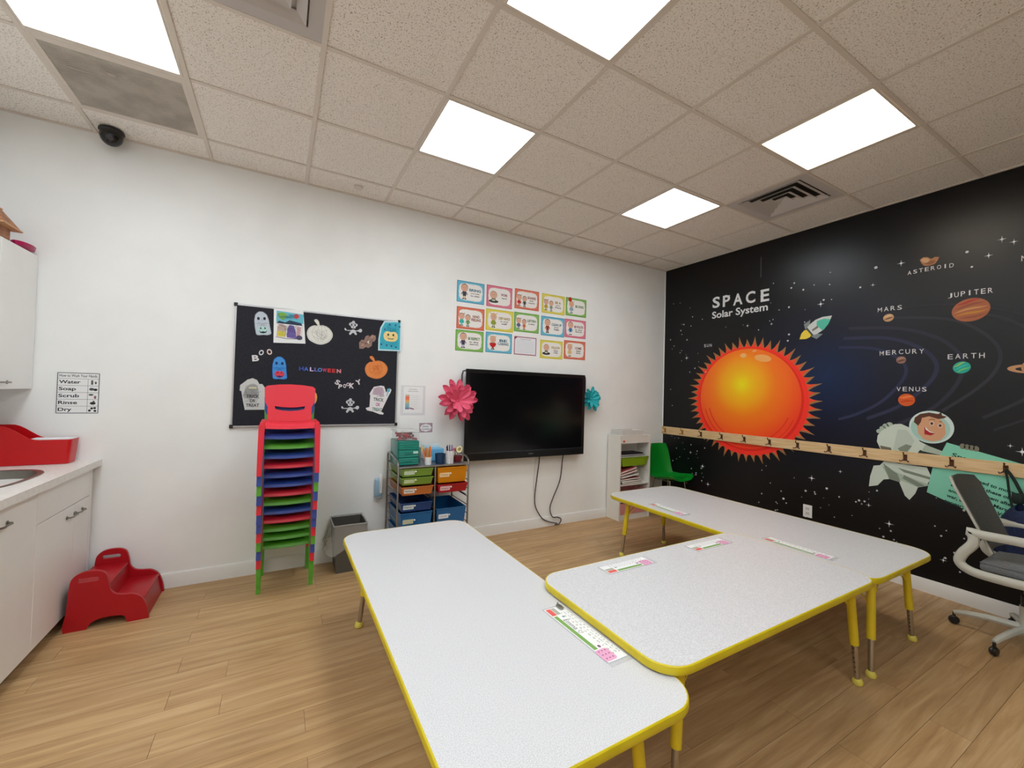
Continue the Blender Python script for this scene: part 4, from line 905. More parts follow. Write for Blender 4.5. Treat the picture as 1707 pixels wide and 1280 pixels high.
def drawer(x0, x1, z0, z1, m, lab_c=(236, 236, 230), txt=None, label=None, out=0.0):
    q = MB(); yf, yb = cyf-.004-out, cyb+.02; tp = .012
    outer = lambda z, k: [(x0+k, yf+k, z), (x1-k, yf+k, z), (x1-k, yb, z), (x0+k, yb, z)]
    vs = outer(z0, tp)+outer(z1, 0)+[(x0+.004, yf+.004, z1), (x1-.004, yf+.004, z1), (x1-.004, yb-.004, z1), (x0+.004, yb-.004, z1)]+[(x0+tp+.004, yf+tp+.004, z0+.004), (x1-tp-.004, yf+tp+.004, z0+.004), (x1-tp-.004, yb-.004, z0+.004), (x0+tp+.004, yb-.004, z0+.004)]
    fs = [(a*4+i, a*4+(i+1) % 4, (a+1)*4+(i+1) % 4, (a+1)*4+i) for a in range(3) for i in range(4)]+[(3, 2, 1, 0), (12, 13, 14, 15)]
    q.add(vs, fs, m); q.box(x0-.003, x1+.003, yf-.004, yf+.002, z1-.006, z1+.001, m, .001)
    d = obj('drawer', q, t, label=label)
    fz = lambda z: yf+tp*(z1-z)/(z1-z0)
    h = min(.036, (z1-z0)*.55); zc = (z0+z1)/2+.002
    tilt = Vector((0, -tp/(z1-z0)*-1, 1)).normalized()
    Mx = frame((x0+.02, fz(zc-h/2)-.0012, zc-h/2), (1, 0, 0), (0, -tp/(z1-z0), 1))
    q2 = MB().prism([rrect(0, .085, 0, h, .004, 2)], 0, .0008, P(lab_c), Mx)
    if txt: q2.text(txt, .008, .008+.062, h*.3, h*.7, .0011, P((60, 60, 66)), Mx, shear=.2)
    obj('name_label', q2, d)
    kx = x0+.112; obj('knob', MB().ball((kx, fz(zc)-.006, zc+h*.25), .007, .007, .007, M_white, 10, 6), d, label='white knob')
drawer(1.330, 1.585, .722, .782, PL['green'], (206, 222, 190), None, 'lime green drawer at the top left')
drawer(1.330, 1.585, .656, .714, PL['green'], (206, 222, 170), None, 'lime green drawer, second on the left')
drawer(1.330, 1.585, .578, .644, PL['orange'], (240, 230, 222), 'Markers', 'orange drawer on the left', .01)
drawer(1.330, 1.585, .448, .516, PL['blue'], (206, 222, 226), 'Paper', 'navy drawer on the left')
drawer(1.330, 1.585, .30, .438, PL['mid'], (196, 200, 170), None, 'deep blue drawer at the lower left')
drawer(1.330, 1.585, .16, .29, PL['mid'], label='deep blue drawer at the bottom left')
drawer(1.622, 1.880, .652, .778, PL['amber'], (250, 214, 160), 'Crayons', 'deep amber drawer at the top right')
drawer(1.622, 1.880, .576, .644, PL['red'], (250, 200, 206), 'Scissors', 'red drawer on the right', .02)
drawer(1.622, 1.880, .31, .444, PL['mid'], (230, 236, 240), 'Coloring', 'deep blue drawer on the right')
drawer(1.622, 1.880, .16, .30, PL['mid'], label='deep blue drawer at the bottom right')
# things on the cart
M_teal = plastic('teal_organiser_plastic', (0, 132, 118))
t = thing('desk_organiser', (1.395, -.24, .799), 'teal plastic drawer organiser standing on the cart', 'organiser')
obj('casing', MB().box(1.312, 1.488, -.34, -.10, .799, .995, M_teal, .006, seg=2), t)
for z0, z1 in ((.803, .862), (.866, .925), (.929, .990)):
    d = obj('drawer', MB().box(1.318, 1.482, -.352, -.34, z0, z1, M_teal, .003), t)
    obj('pull', MB().box(1.37, 1.43, -.357, -.352, (z0+z1)/2-.004, (z0+z1)/2+.004, M_teal, .002), d)
for k in range(9): obj('ridge', MB().box(1.322, 1.478, -.3535, -.352, .812+k*.020, .8145+k*.020, mat('pale_teal_edge', (60, 196, 170), .25)), t)
obj('name_label', MB().box(1.437, 1.476, -.3545, -.352, .895, .911, P((190, 226, 214))), t)
M_clear = mat('clear_box_plastic', (226, 226, 226), .12, alpha=.16)
t = thing('clear_box', (1.39, -.24, .996), 'clear lidded box of red items on top of the teal organiser', 'box')
obj('box', MB().box(1.315, 1.485, -.335, -.12, .9965, 1.062, M_clear, .006), t); obj('lid', MB().box(1.308, 1.492, -.342, -.113, 1.062, 1.074, mat('clear_lid', (224, 224, 222), .2, alpha=.45), .004), t)
q = MB(); rs = random.Random(2)
for k in range(34):
    a = rs.uniform(0, PI); cx_, cy_, cz = 1.33+rs.random()*.13, -.325+rs.random()*.17, 1.004+rs.random()*.045
    q.tube([(cx_-.02*math.cos(a), cy_-.01*math.sin(a), cz), (cx_+.02*math.cos(a), cy_+.01*math.sin(a), cz+.006)], .009, P(rs.choice([(190, 30, 50), (150, 20, 40), (206, 60, 60), (90, 60, 60)])), 6)
obj('red_piece', q, kind='stuff', label='jumble of small red pieces inside the clear box', cat='craft supplies')
obj('label_sheet', MB().box(1.515, 1.517, -.30, -.12, .799, .93, mat('glass_green_sheet', (176, 216, 206), .2, alpha=.5)), label='thin clear panel standing beside the teal organiser', cat='panel')
def cup(cx_, cy_, r, h, m, label, name='cup', r2=None, z=.798):
    r2 = r2 or r*.88
    q = MB().lathe([(r2, 0), (r, h), (r-.003, h), (r2-.003, .004), (0, .004)], m, (cx_, cy_, z), 20)
    return obj(name, q, label=label, cat='cup')
cup(1.562, -.35, .030, .062, M_white, 'small white cup of orange pencils on the cart')
rs = random.Random(9)
pc = [(246, 150, 10), (246, 170, 20), (242, 120, 20), (246, 190, 40), (230, 160, 130), (246, 140, 20), (240, 110, 30)]
for k in range(7):
    a = 2*PI*k/7; b0 = (1.562+.014*math.cos(a), -.35+.014*math.sin(a), .803); tp = (1.556+.040*math.cos(a)-.012, -.345+.035*math.sin(a), .935+rs.uniform(-.02, .02))
    d = Vector(tp)-Vector(b0)
    q = MB().tube([b0, tp], .0048, P(pc[k]), 6); q.tube([tp, Vector(tp)+d.normalized()*.012], .0035, P((220, 190, 150)), 6, r2=.0006)
    obj('pencil', q, label='orange toned pencil standing in the small white cup', cat='pencil', group='pencils in the white cup')
obj('blue_box', MB().box(1.615, 1.745, -.22, -.10, .798, .905, mat('sky_blue_box', (108, 180, 224), .4), .004), label='light blue box behind the navy cup on the cart', cat='box')
obj('white_carton', MB().box(1.60, 1.745, -.098, -.085, .798, .93, mat('pale_carton', (206, 222, 222), .5), .002), label='pale carton standing at the back of the cart', cat='carton')
cup(1.672, -.335, .045, .082, mat('navy_cup', (16, 50, 84), .3), 'wide navy blue cup in the middle of the cart')
M_dot = mat('white_dotted_cup', (236, 230, 232), .4)
N, L, b = nodes(M_dot); tc = N.new('ShaderNodeTexCoord'); vo = N.new('ShaderNodeTexVoronoi'); vo.inputs['Scale'].default_value = 105; vo.inputs['Randomness'].default_value = .1
cr = N.new('ShaderNodeValToRGB'); cr.color_ramp.elements[0].position = .28; cr.color_ramp.elements[0].color = (*lin((120, 116, 124)), 1); cr.color_ramp.elements[1].position = .36; cr.color_ramp.elements[1].color = (*lin((238, 234, 234)), 1)
L.new(tc.outputs['Object'], vo.inputs[0]); L.new(vo.outputs['Distance'], cr.inputs[0]); L.new(cr.outputs[0], b.inputs['Base Color'])
cup(1.748, -.36, .034, .108, M_dot, 'white dotted cup with a pink rim full of pens')
for k in range(9):
    a = 2*PI*k/9; b0 = (1.748+.016*math.cos(a), -.36+.016*math.sin(a), .803); tp = (1.748+.030*math.cos(a), -.36+.028*math.sin(a), .935+rs.uniform(-.01, .03))
    obj('pen', MB().tube([b0, tp], .004, P([(60, 40, 110), (40, 40, 60), (120, 60, 150), (220, 110, 160), (30, 30, 40)][k % 5]), 6), label='dark or purple pen standing in the white dotted cup', cat='pen', group='pens in the dotted cup')
t = thing('red_basket', (1.836, -.30, .798), 'dark red round basket of scissors at the cart end', 'basket')
obj('bowl', MB().lathe([(.034, 0), (.046, .03), (.049, .05), (.046, .05), (.032, .006), (0, .005)], mat('maroon_basket', (120, 30, 34), .5), (1.836, -.30, .798), 20), t)
obj('tape_roll', MB().lathe([(.016, 0), (.028, 0), (.028, .02), (.016, .02), (.016, 0)], mat('cream_tape', (226, 214, 160), .5), (0, 0, 0), 18, M=frame((1.836, -.335, .905), (1, 0, .2), (0, .3, 1))), label='small cream tape roll leaning in the red basket', cat='tape')
for k, (c, dx) in enumerate([((206, 30, 46), -.018), ((216, 50, 50), .006), ((30, 30, 34), .022)]):
    q = MB(); x = 1.836+dx; z = .875+.01*k
    for s_ in (-1, 1):
        q.tube([(x+s_*.012+.010*math.cos(a), -.30, z+.012*math.sin(a)+.02) for a in [2*PI*i/10 for i in range(10)]], .003, P(c), 6, closed=True)
        q.tube([(x+s_*.006, -.30, z+.008), (x-s_*.004, -.30, .81)], .0025, M_steel, 6)
    obj('scissors', q, label=['red handled scissors at the left of the red basket', 'red handled scissors in the middle of the red basket', 'black handled scissors at the right of the red basket'][k], cat='scissors', group='scissors in the basket')

# ============================================================= WALL SHEETS
q = MB().prism([rectp(1.41, 1.632, 1.18, 1.445)], .0003, .0009, mat('clear_sleeve', (228, 228, 230), .25), FW()); q.prism([rectp(1.435, 1.61, 1.20, 1.435)], .001, .0013, M_paper, FW())
q.text('Daily Rules', 1.485, 1.555, 1.405, 1.415, .0015, K2, FW()); q.text('Classroom Schedule', 1.475, 1.565, 1.390, 1.399, .0015, K2, FW())
cs = [(206, 190, 160), (232, 120, 100), (236, 130, 96), (240, 170, 110), (170, 190, 150), (150, 176, 196), (120, 180, 186), (126, 130, 160)]
for i, c in enumerate(cs):
    z = 1.365-i*.0165; q.rect(1.452, 1.488, z-.0165, z, .0015, P(c), FW()); q.stroke([(1.492, z-.008), (1.585, z-.008)], .0012, .0015, P((170, 174, 176)), FW()); q.stroke([(1.495, z-.012), (1.56, z-.012)], .0012, .0015, P((206, 196, 176)), FW())
q.stroke([(1.49, 1.245), (1.53, 1.235)], .010, .0016, P((150, 70, 100)), FW())
obj('schedule_sheet', q, label='white sheet with a coloured table taped right of the bulletin board', cat='sheet')
q = MB().prism([rectp(1.585, 1.708, 1.025, 1.11)], .0003, .001, P((176, 150, 160)), FW())
q.flat([(1.6465+.052*math.cos(a)*(1+.05*math.cos(8*a)), 1.0675+.034*math.sin(a)*(1+.05*math.cos(8*a))) for a in [2*PI*i/40 for i in range(40)]], .0012, M_paper, FW())
q.text('Center', 1.615, 1.672, 1.074, 1.086, .0014, K, FW(), bold=.01); q.text('Creation', 1.611, 1.682, 1.050, 1.062, .0014, K, FW(), bold=.01)
obj('name_card', q, label='small mauve edged name card on the wall above the drawer cart', cat='card')

# posters: u0,v1,u1,v0 as hung
R_c = {'blue': ((74, 150, 186), (110, 190, 214)), 'pink': ((206, 92, 120), (226, 130, 150)), 'coral': ((206, 92, 66), (224, 124, 96)), 'yellow': ((214, 196, 52), (228, 214, 96)), 'green': ((98, 160, 66), (140, 190, 96)), 'white': ((176, 110, 130), (240, 236, 238))}
sk = (226, 176, 150)
posters = [
 (1.906, 2.192, 2.254, 2.458, 'blue', 'BRING', 'your smile|to class', 'boy', (60, 60, 70), (190, 160, 90), 'blue edged poster with one boy, first in the top row'),
 (2.217, 2.504, 2.25, 2.462, 'pink', 'WORK', 'hard', 'sit', (90, 110, 80), (60, 70, 60), 'pink edged poster with a child reading, second in the top row'),
 (2.535, 2.828, 2.268, 2.472, 'coral', 'SHARE', 'your|supplies', 'two', (196, 50, 40), (60, 70, 66), 'coral edged poster with two children and dark red word, top row middle'),
 (2.866, 3.165, 2.263, 2.468, 'yellow', 'BE A', 'good|friend', 'two', (190, 160, 30), (130, 150, 130), 'yellow edged poster with two children, fourth in the top row'),
 (3.179, 3.465, 2.27, 2.470, 'green', 'BE KIND', '', 'girl', (150, 176, 190), (190, 30, 30), 'green edged poster with a girl and red balloon, last in the top row'),
 (1.911, 2.200, 2.0, 2.21, 'coral', 'HAND|FEELING', '', 'two', (60, 180, 170), (110, 150, 90), 'coral edged poster with a teal dress, first in the middle row'),
 (2.217, 2.526, 2.015, 2.226, 'yellow', 'KEEP HANDS', 'to your|self', 'girl', (150, 160, 60), (120, 130, 50), 'yellow edged poster with a leaning child, second in the middle row'),
 (2.534, 2.835, 2.033, 2.231, 'green', 'LISTEN', 'to others', 'two', (90, 96, 140), (206, 110, 60), 'green edged poster with a boy and girl, middle of the grid'),
 (2.863, 3.167, 2.022, 2.228, 'blue', 'CLEAN UP', 'your|mess', 'boy', (150, 50, 36), (20, 24, 40), 'blue edged CLEAN UP poster, fourth in the middle row'),
 (3.172, 3.464, 2.03, 2.232, 'pink', 'BE POLITE', 'in the|classroom', 'boy', (60, 120, 170), (230, 230, 236), 'pink edged BE POLITE poster, last in the middle row'),
 (1.906, 2.197, 1.79, 1.99, 'green', 'BE RESPECT', 'in the|classroom', 'boy', (70, 60, 90), (150, 160, 190), 'green edged poster with one boy, first in the bottom row'),
 (2.221, 2.515, 1.797, 1.998, 'blue', 'BE|CARING', '', 'heart', (200, 30, 30), (80, 110, 80), 'blue edged poster with a child holding a red heart, bottom row'),
 (2.542, 2.810, 1.796, 1.984, 'white', '', '', 'lines', sk, sk, 'white lined sheet with a thin pink edge, middle of the bottom row'),
 (2.858, 3.151, 1.78, 1.974, 'yellow', 'FOLLOW', 'the|rules', 'sit', (80, 90, 80), (50, 56, 50), 'yellow edged poster with a seated child, fourth in the bottom row'),
 (3.168, 3.464, 1.792, 1.996, 'coral', 'COME', 'on|time', 'girl', (226, 190, 130), (60, 40, 36), 'coral edged COME poster, last in the bottom row'),
]
def kid(q, cx_, z0, s_, body, legs, w, hair=(150, 110, 90), dress=False, F=None):
    F = F or FW()
    q.rect(cx_-.010*s_, cx_-.002*s_, z0+.006*s_, z0+.03*s_, w, P(legs), F); q.rect(cx_+.002*s_, cx_+.010*s_, z0+.006*s_, z0+.03*s_, w, P(legs), F)
    q.disc(cx_-.009*s_, z0+.004*s_, .009*s_, .004*s_, w+.0001, P((40, 34, 36)), F, 8); q.disc(cx_+.009*s_, z0+.004*s_, .009*s_, .004*s_, w+.0001, P((40, 34, 36)), F, 8)
    k = 1.6 if dress else 1.0
    q.flat([(cx_-.014*s_*k, z0+.026*s_), (cx_+.014*s_*k, z0+.026*s_), (cx_+.013*s_, z0+.062*s_), (cx_-.013*s_, z0+.062*s_)], w+.0001, P(body), F)
    q.stroke([(cx_-.012*s_, z0+.056*s_), (cx_-.024*s_, z0+.036*s_)], .006*s_, w, P(body), F); q.stroke([(cx_+.012*s_, z0+.056*s_), (cx_+.024*s_, z0+.036*s_)], .006*s_, w, P(body), F)
    q.disc(cx_, z0+.088*s_, .028*s_, .030*s_, w+.0001, P(hair), F, 16); q.disc(cx_, z0+.085*s_, .0255*s_, .026*s_, w+.0002, P(sk), F, 16)
    for e_ in (-1, 1): q.disc(cx_+e_*.008*s_, z0+.088*s_, .0018*s_, .0028*s_, w+.0003, P((60, 50, 50)), F, 6)
    q.stroke([(cx_-.006*s_, z0+.075*s_), (cx_, z0+.072*s_), (cx_+.006*s_, z0+.075*s_)], .0015*s_, w+.0003, P((180, 90, 80)), F)
    if dress:
        for e_ in (-1, 1): q.stroke([(cx_+e_*.015*s_, z0+.108*s_), (cx_+e_*.032*s_, z0+.118*s_)], .006*s_, w, P(hair), F)
for (u0, u1, v0, v1, ck, big, small, fig, c1, c2, lb) in posters:
    c, cl = R_c[ck]; F = FW(); q = MB().prism([rectp(u0, u1, v0, v1)], .0003, .001, P(c), F); w_ = .0012
    wd, ht = u1-u0, v1-v0; cx_, cz = (u0+u1)/2, (v0+v1)/2
    if ck == 'white':
        q.rect(u0+.01, u1-.01, v0+.01, v1-.01, w_, P((238, 236, 240)), F)
        for i in range(7): q.stroke([(u0+.03, v1-.05-i*.018), (u1-.03, v1-.05-i*.018)], .0014, w_+.0002, P((120, 160, 180)), F)
        q.text('Class Rules', u0+.07, u1-.07, v1-.032, v1-.022, w_+.0002, K2, F)
        q.flat([(u0+.006, v1-.006), (u0+.04, v1-.006), (u0+.006, v1-.035)], w_+.0003, P((140, 60, 80)), F)
        obj('rules_poster', q, label=lb, cat='poster', group='classroom rule posters'); continue
    q.rect(u0+.008, u1-.008, v0+.008, v1-.008, w_, P(cl), F)
    ns = 26; pts = []
    for i in range(ns*3):
        a = 2*PI*i/(ns*3); ca, sa = math.cos(a), math.sin(a); k = 1+.025*math.cos(ns*a)
        pts.append((cx_+wd*.425*math.copysign(abs(ca)**.42, ca)*k, cz+ht*.395*math.copysign(abs(sa)**.45, sa)*k))
    q.flat(pts, w_+.0002, P((242, 238, 234)), F)
    fx = u0+wd*.27; zb = v0+ht*.14; s_ = ht/.2*1.16; w2 = w_+.0004
    if fig == 'two': kid(q, u0+wd*.18, zb, s_*.85, c1, c1, w2, dress=True); kid(q, u0+wd*.40, zb-.004, s_*.82, c2, c2, w2, (120, 90, 80)); tx0 = .52
    elif fig == 'boy': kid(q, fx, zb, s_*1.08, c1, c2, w2); tx0 = .44
    elif fig == 'girl':
        kid(q, fx, zb, s_, c1, c1, w2, (216, 170, 110), True); tx0 = .46
        if 'balloon' in lb: q.disc(fx-.02, v1-.02, .024, .026, w2+.0005, P(c2), F, 16)
    elif fig == 'sit':
        q.disc(fx, zb+.026, .045*s_, .016, w2, P(c2), F, 16); q.disc(fx, zb+.045, .018*s_, .022, w2+.0001, P(c1), F, 12); q.disc(fx, zb+.09, .032*s_, .032*s_, w2+.0001, P((190, 150, 120)), F, 16); q.disc(fx, zb+.087, .029*s_, .028*s_, w2+.0002, P(sk), F, 16)
        for e_ in (-1, 1): q.disc(fx+e_*.009, zb+.09, .002, .003, w2+.0003, P((60, 50, 50)), F, 6)
        q.rect(fx-.016, fx+.016, zb+.03, zb+.042, w2+.0003, P((226, 220, 206)), F); tx0 = .5
    elif fig == 'heart':
        kid(q, fx, zb, s_, c2, c2, w2, (200, 170, 120), True); q.flat([(fx, zb+.015), (fx+.036, zb+.048), (fx+.034, zb+.066), (fx+.016, zb+.07), (fx, zb+.06), (fx-.016, zb+.07), (fx-.034, zb+.066), (fx-.036, zb+.048)], w2+.0005, P(c1), F); tx0 = .46
    tw = wd*(.87-tx0); lines = big.split('|'); z = cz+(.022 if small or len(lines) > 1 else .01)
    dk = tuple(int(v*.72) for v in c) if ck != 'yellow' else (170, 140, 20)
    for s2 in lines:
        f2 = 1 if len(s2) > 4 else .72
        tc0 = u0+wd*tx0+tw*(1-f2)/2; q.text(s2, tc0, tc0+tw*f2, z-.012, z+.015, w2, P(dk), F, bold=.035); z -= .032
    for s2 in (small.split('|') if small else []):
        f2 = .75 if len(s2) > 5 else .5
        tc0 = u0+wd*tx0+tw*(1-f2)/2; q.text(s2, tc0, tc0+tw*f2, z-.006, z+.009, w2, P((84, 80, 84)), F, bold=.03); z -= .021
    obj('rules_poster', q, label=lb, cat='poster', group='classroom rule posters')

# ============================================================= SCREEN
t = thing('flat_screen', (2.70, 0, .755), 'large black flat screen mounted on the white wall', 'screen')
sx0, sx1, sz0, sz1 = 1.985, 3.395, .757, 1.618
obj('rear_housing', MB().box(sx0+.02, sx1-.02, -.085, -.03, sz0+.02, sz1-.02, M_black, .01), t)
obj('wall_mount', MB().box(2.4, 3.0, -.03, -.001, 1.0, 1.4, M_steel), t)
M_bez = mat('black_bezel', (14, 14, 16), .3)
ib = (sx0+.035, sx1-.03, sz0+.075, sz1-.035)
q = MB()
for a in [(sx0, ib[0], sz0, sz1), (ib[1], sx1, sz0, sz1), (ib[0], ib[1], sz0, ib[2]), (ib[0], ib[1], ib[3], sz1)]: q.box(a[0], a[1], -.10, -.085, a[2], a[3], M_bez, .002)
q.box(ib[0], ib[1], -.103, -.10, ib[2]-.008, ib[2]-.002, mat('bezel_lip', (52, 54, 62), .25))
obj('bezel', q, t)
M_scr = mat('dark_glass_screen', (7, 7, 10), .16, spec=.6)
obj('display_panel', MB().box(ib[0], ib[1], -.096, -.09, ib[2], ib[3], M_scr), t)
obj('logo_plate', MB().box(2.69, 2.74, -.1008, -.10, sz0+.035, sz0+.042, mat('logo_grey', (120, 120, 124), .4)), t)
for x, s_ in ((sx0, -1), (sx1, 1)):
    h = .035 if s_ < 0 else .012
    obj('side_handle', MB().tube([(x, -.085, 1.60), (x+s_*h*.7, -.085, 1.595), (x+s_*h, -.085, 1.56), (x+s_*h, -.085, 1.46), (x+s_*h*.7, -.085, 1.425), (x, -.085, 1.42)], .008, mat('grey_handle', (52, 54, 58), .35), 8), t)
def flower(name, c, n_, r_, label, tilt, m, rings):
    t = thing(name, c, label, 'paper flower')
    rs = random.Random(int(c[0]*100))
    F = frame(c, (1, 0, 0), tilt)
    for ri, (cnt, rl, el, wd) in enumerate(rings):
        for k in range(cnt):
            a = 2*PI*k/cnt+ri*.35+rs.uniform(-.1, .1); L_ = r_*rl*rs.uniform(.85, 1.12); w_ = wd*r_
            ca, sa = math.cos(a), math.sin(a)
            def pf(u, v, a=a, L_=L_, w_=w_, el=el):
                s_ = u; half = w_*(.25+.75*min(1, s_/.6))*math.sqrt(max(.0, 1-max(0, (s_-.62)/.385)**2)); x = (v-.5)*2*half
                z = el*L_*s_+.16*r_*((v-.5)*2)**2*min(1, s_*2)-.10*L_*s_*s_; rr = L_*s_*math.cos(el*.6)+.004
                return (rr*math.cos(a)-x*math.sin(a), rr*math.sin(a)+x*math.cos(a), z+.008*ri)
            obj('petal', MB().grid(pf, 9, 4, m, .0012, M=F), t)
    obj('centre', MB().ball((0, 0, .02), .014, .014, .012, m, 10, 6, M=F), t)
flower('paper_flower', (1.885, -.13, 1.315), 0, .165, 'large pink layered paper flower at the left edge of the screen', (0, .15, 1), mat('pink_paper', (238, 104, 136), .7), [(13, 1.1, .12, .19), (11, .95, .45, .18), (8, .7, .8, .17)])
flower('paper_flower', (3.50, -.06, 1.355), 0, .115, 'small teal paper flower at the right edge of the screen', (0, .15, 1), mat('teal_paper', (36, 176, 184), .7), [(10, 1.12, .15, .22), (8, .85, .5, .2)])
M_cord = mat('dark_cord', (62, 54, 52), .5)
def smooth(pts, n=5):
    o = []; c = len(pts)
    for i in range(c-1):
        p0, p1, p2, p3 = pts[max(i-1, 0)], pts[i], pts[i+1], pts[min(i+2, c-1)]
        for k in range(n):
            t_ = k/n; o.append(tuple(.5*((2*p1[a])+(-p0[a]+p2[a])*t_+(2*p0[a]-5*p1[a]+4*p2[a]-p3[a])*t_*t_+(-p0[a]+3*p1[a]-3*p2[a]+p3[a])*t_**3) for a in range(3)))
    o.append(tuple(pts[-1])); return o
obj('power_cord', MB().tube(smooth([(2.86, -.03, .78), (2.87, -.022, .70), (2.845, -.02, .5), (2.825, -.022, .33), (2.84, -.024, .22), (2.92, -.024, .10), (3.00, -.024, .055), (3.06, -.03, .035), (3.10, -.05, .03)]), .0055, M_cord, 8), label='dark cord hanging below the screen, left one of the pair', cat='cord', group='cords below the screen')
obj('power_cord', MB().tube(smooth([(3.18, -.03, .78), (3.17, -.022, .70), (3.145, -.02, .48), (3.06, -.022, .30), (3.02, -.024, .19), (3.05, -.028, .10), (3.12, -.03, .085), (3.16, -.035, .06), (3.13, -.045, .02), (3.07, -.05, .02)]), .0055, M_cord, 8), label='dark cord hanging below the screen, right one with the curled end', cat='cord', group='cords below the screen')
obj('thin_wire', MB().tube(smooth([(2.835, -.015, .78), (2.82, -.015, .6), (2.81, -.015, .45), (2.825, -.016, .3)]), .0015, mat('white_wire', (196, 190, 180), .5), 6), label='thin white wire hanging beside the left dark cord', cat='wire')

# ============================================================= SHELF UNIT
t = thing('shelf_unit', (4.06, -.11, 0), 'narrow white open shelf unit beside the green chair', 'shelf')
kx0, kx1, kyf, kyb = 3.820, 4.300, -.215, -.016
M_sh = mat('white_shelf_laminate', (232, 228, 220), .4)
obj('side_panel', MB().box(kx0, kx0+.018, kyf, kyb, .0005, .94, M_sh, .001), t); obj('side_panel', MB().box(kx1-.018, kx1, kyf, kyb, .0005, .94, M_sh, .001), t)
obj('back_panel', MB().box(kx0+.018, kx1-.018, kyb-.006, kyb, .02, .94, M_sh), t)
obj('top_panel', MB().box(kx0, kx1, kyf, kyb, .94, .955, M_sh, .001), t)
obj('top_rail', MB().box(kx0+.018, kx1-.018, kyf+.002, kyf+.016, .865, .94, M_sh), t)
for z in (.40, .30 if 0 else .215): obj('shelf_board', MB().box(kx0+.018, kx1-.018, kyf+.004, kyb-.006, z-.012, z, M_sh), t)
obj('plinth', MB().box(kx0+.018, kx1-.018, kyf+.01, kyf+.024, .0005, .065, M_sh), t)
for z in (.555, .70):
    for x in (kx0+.018, kx1-.026): obj('runner', MB().box(x, x+.008, kyf+.006, kyb-.01, z-.006, z, M_sh), t)
q = MB()
def tray(q, x0, x1, y0, y1, z0, z1, m, k=.90, th=.003, lip=.008):
    taper(q, x0, x1, y0, y1, z0, z1, k, 1.0, m, th); return q
t2 = thing('green_tray', (4.07, -.11, .59), 'lime green plastic tray on the runners of the shelf unit', 'tray')
obj('tray', tray(MB(), kx0+.03, kx1-.03, kyf+.0, kyb-.012, .605, .702, plastic('lime_tray', (160, 196, 40)), .86), t2)
obj('rim', MB().tube([(kx0+.028, kyf-.002, .703), (kx1-.028, kyf-.002, .703), (kx1-.028, kyb-.012, .703), (kx0+.028, kyb-.012, .703)], .005, PL['green'], 6, closed=True), t2)
q = MB(); 
for k in range(5): q.box(kx0+.03+.01*k, kx1-.06-.012*k, kyf+.01, kyb-.03, .709+.009*k, .716+.009*k, P([(236, 236, 232), (60, 60, 62), (220, 218, 212), (36, 36, 40), (30, 30, 34)][k]), .001, M=None)
obj('folder_stack', q, label='black and white folders piled on the green tray', cat='folders')
# books on the lower shelf
bc = [(196, 92, 92), (232, 232, 228), (150, 60, 60), (206, 206, 206), (90, 90, 96), (220, 190, 186)]
bl = ['dark grey book at the bottom of the shelf pile', 'white book second in the tilted shelf pile', 'maroon book in the middle of the shelf pile', 'pale grey book above the maroon one', 'pink book near the top of the shelf pile', 'red covered book topmost in the shelf pile']
bc = [(90, 90, 96), (232, 232, 228), (150, 60, 60), (206, 206, 206), (224, 170, 170), (196, 92, 92)]
for k in range(6):
    z = .402+.0185*k; rz = .05*math.sin(k*2.3)
    tl = [0, 0, -.04, -.10, -.17, -.22][k]; M_ = Matrix.Translation((4.03-.012*k, -.115, z+.010+[0, 0, .008, .022, .038, .050][k])) @ Matrix.Rotation(tl, 4, 'Y') @ Matrix.Rotation(rz, 4, 'Z')
    bk = thing('book', (4.03-.006*k, -.115, z), bl[k], 'book', 'books in the shelf unit')
    obj('cover', MB().box(-.155+.006*k, .155-.006*k, -.085, .08, -.0085, .0085, P(bc[k]), .0015, M=M_), bk)
    obj('pages', MB().box(-.15+.006*k, .157-.006*k, -.0875, .078, -.0055, .0055, P((236, 230, 220)), M=M_), bk)
q = MB()
t2 = thing('pink_tray', (4.07, -.11, .07), 'pale pink box on the bottom shelf of the unit', 'box')
obj('box', tray(MB(), kx0+.035, kx1-.03, kyf+.006, kyb-.01, .218, .33, mat('pink_box', (226, 164, 164), .5), .97), t2)
t2 = thing('storage_box', (4.07, -.11, .066), 'rose pink box at the very bottom of the shelf unit', 'box')
obj('box', tray(MB(), kx0+.024, kx1-.022, kyf+.004, kyb-.01, .067, .19, mat('rose_box', (214, 140, 140), .5), .99), t2)
# tray on top
t = thing('paper_tray', (4.0, -.11, .955), 'white open letter tray with papers on top of the shelf unit', 'tray')
M_tw = mat('white_tray_plastic', (232, 230, 226), .3, alpha=.85)
obj('tray', tray(MB(), 3.86, 4.20, kyf+.01, kyb-.01, .956, 1.01, M_tw, .93), t)
q = MB()
for k in range(4):
    obj('paper_sheet', MB().box(3.89, 4.16, kyf+.03, kyb-.03, .964+.006*k, .9655+.006*k, P([(236, 236, 234), (210, 210, 208), (240, 240, 240), (224, 224, 220)][k]), M=Matrix.Translation((4.0, -.1, 0)) @ Matrix.Rotation(.05*(k-1.5), 4, 'Z') @ Matrix.Translation((-4.0, .1, 0))), t)
obj('red_sticker', MB().prism([rrect(3.865, 3.895, .878, .900, .006, 3)], 0, .0008, P((220, 80, 70)), FW(kyf+.0016)), label='small red sticker at the left of the shelf unit top rail', cat='sticker')

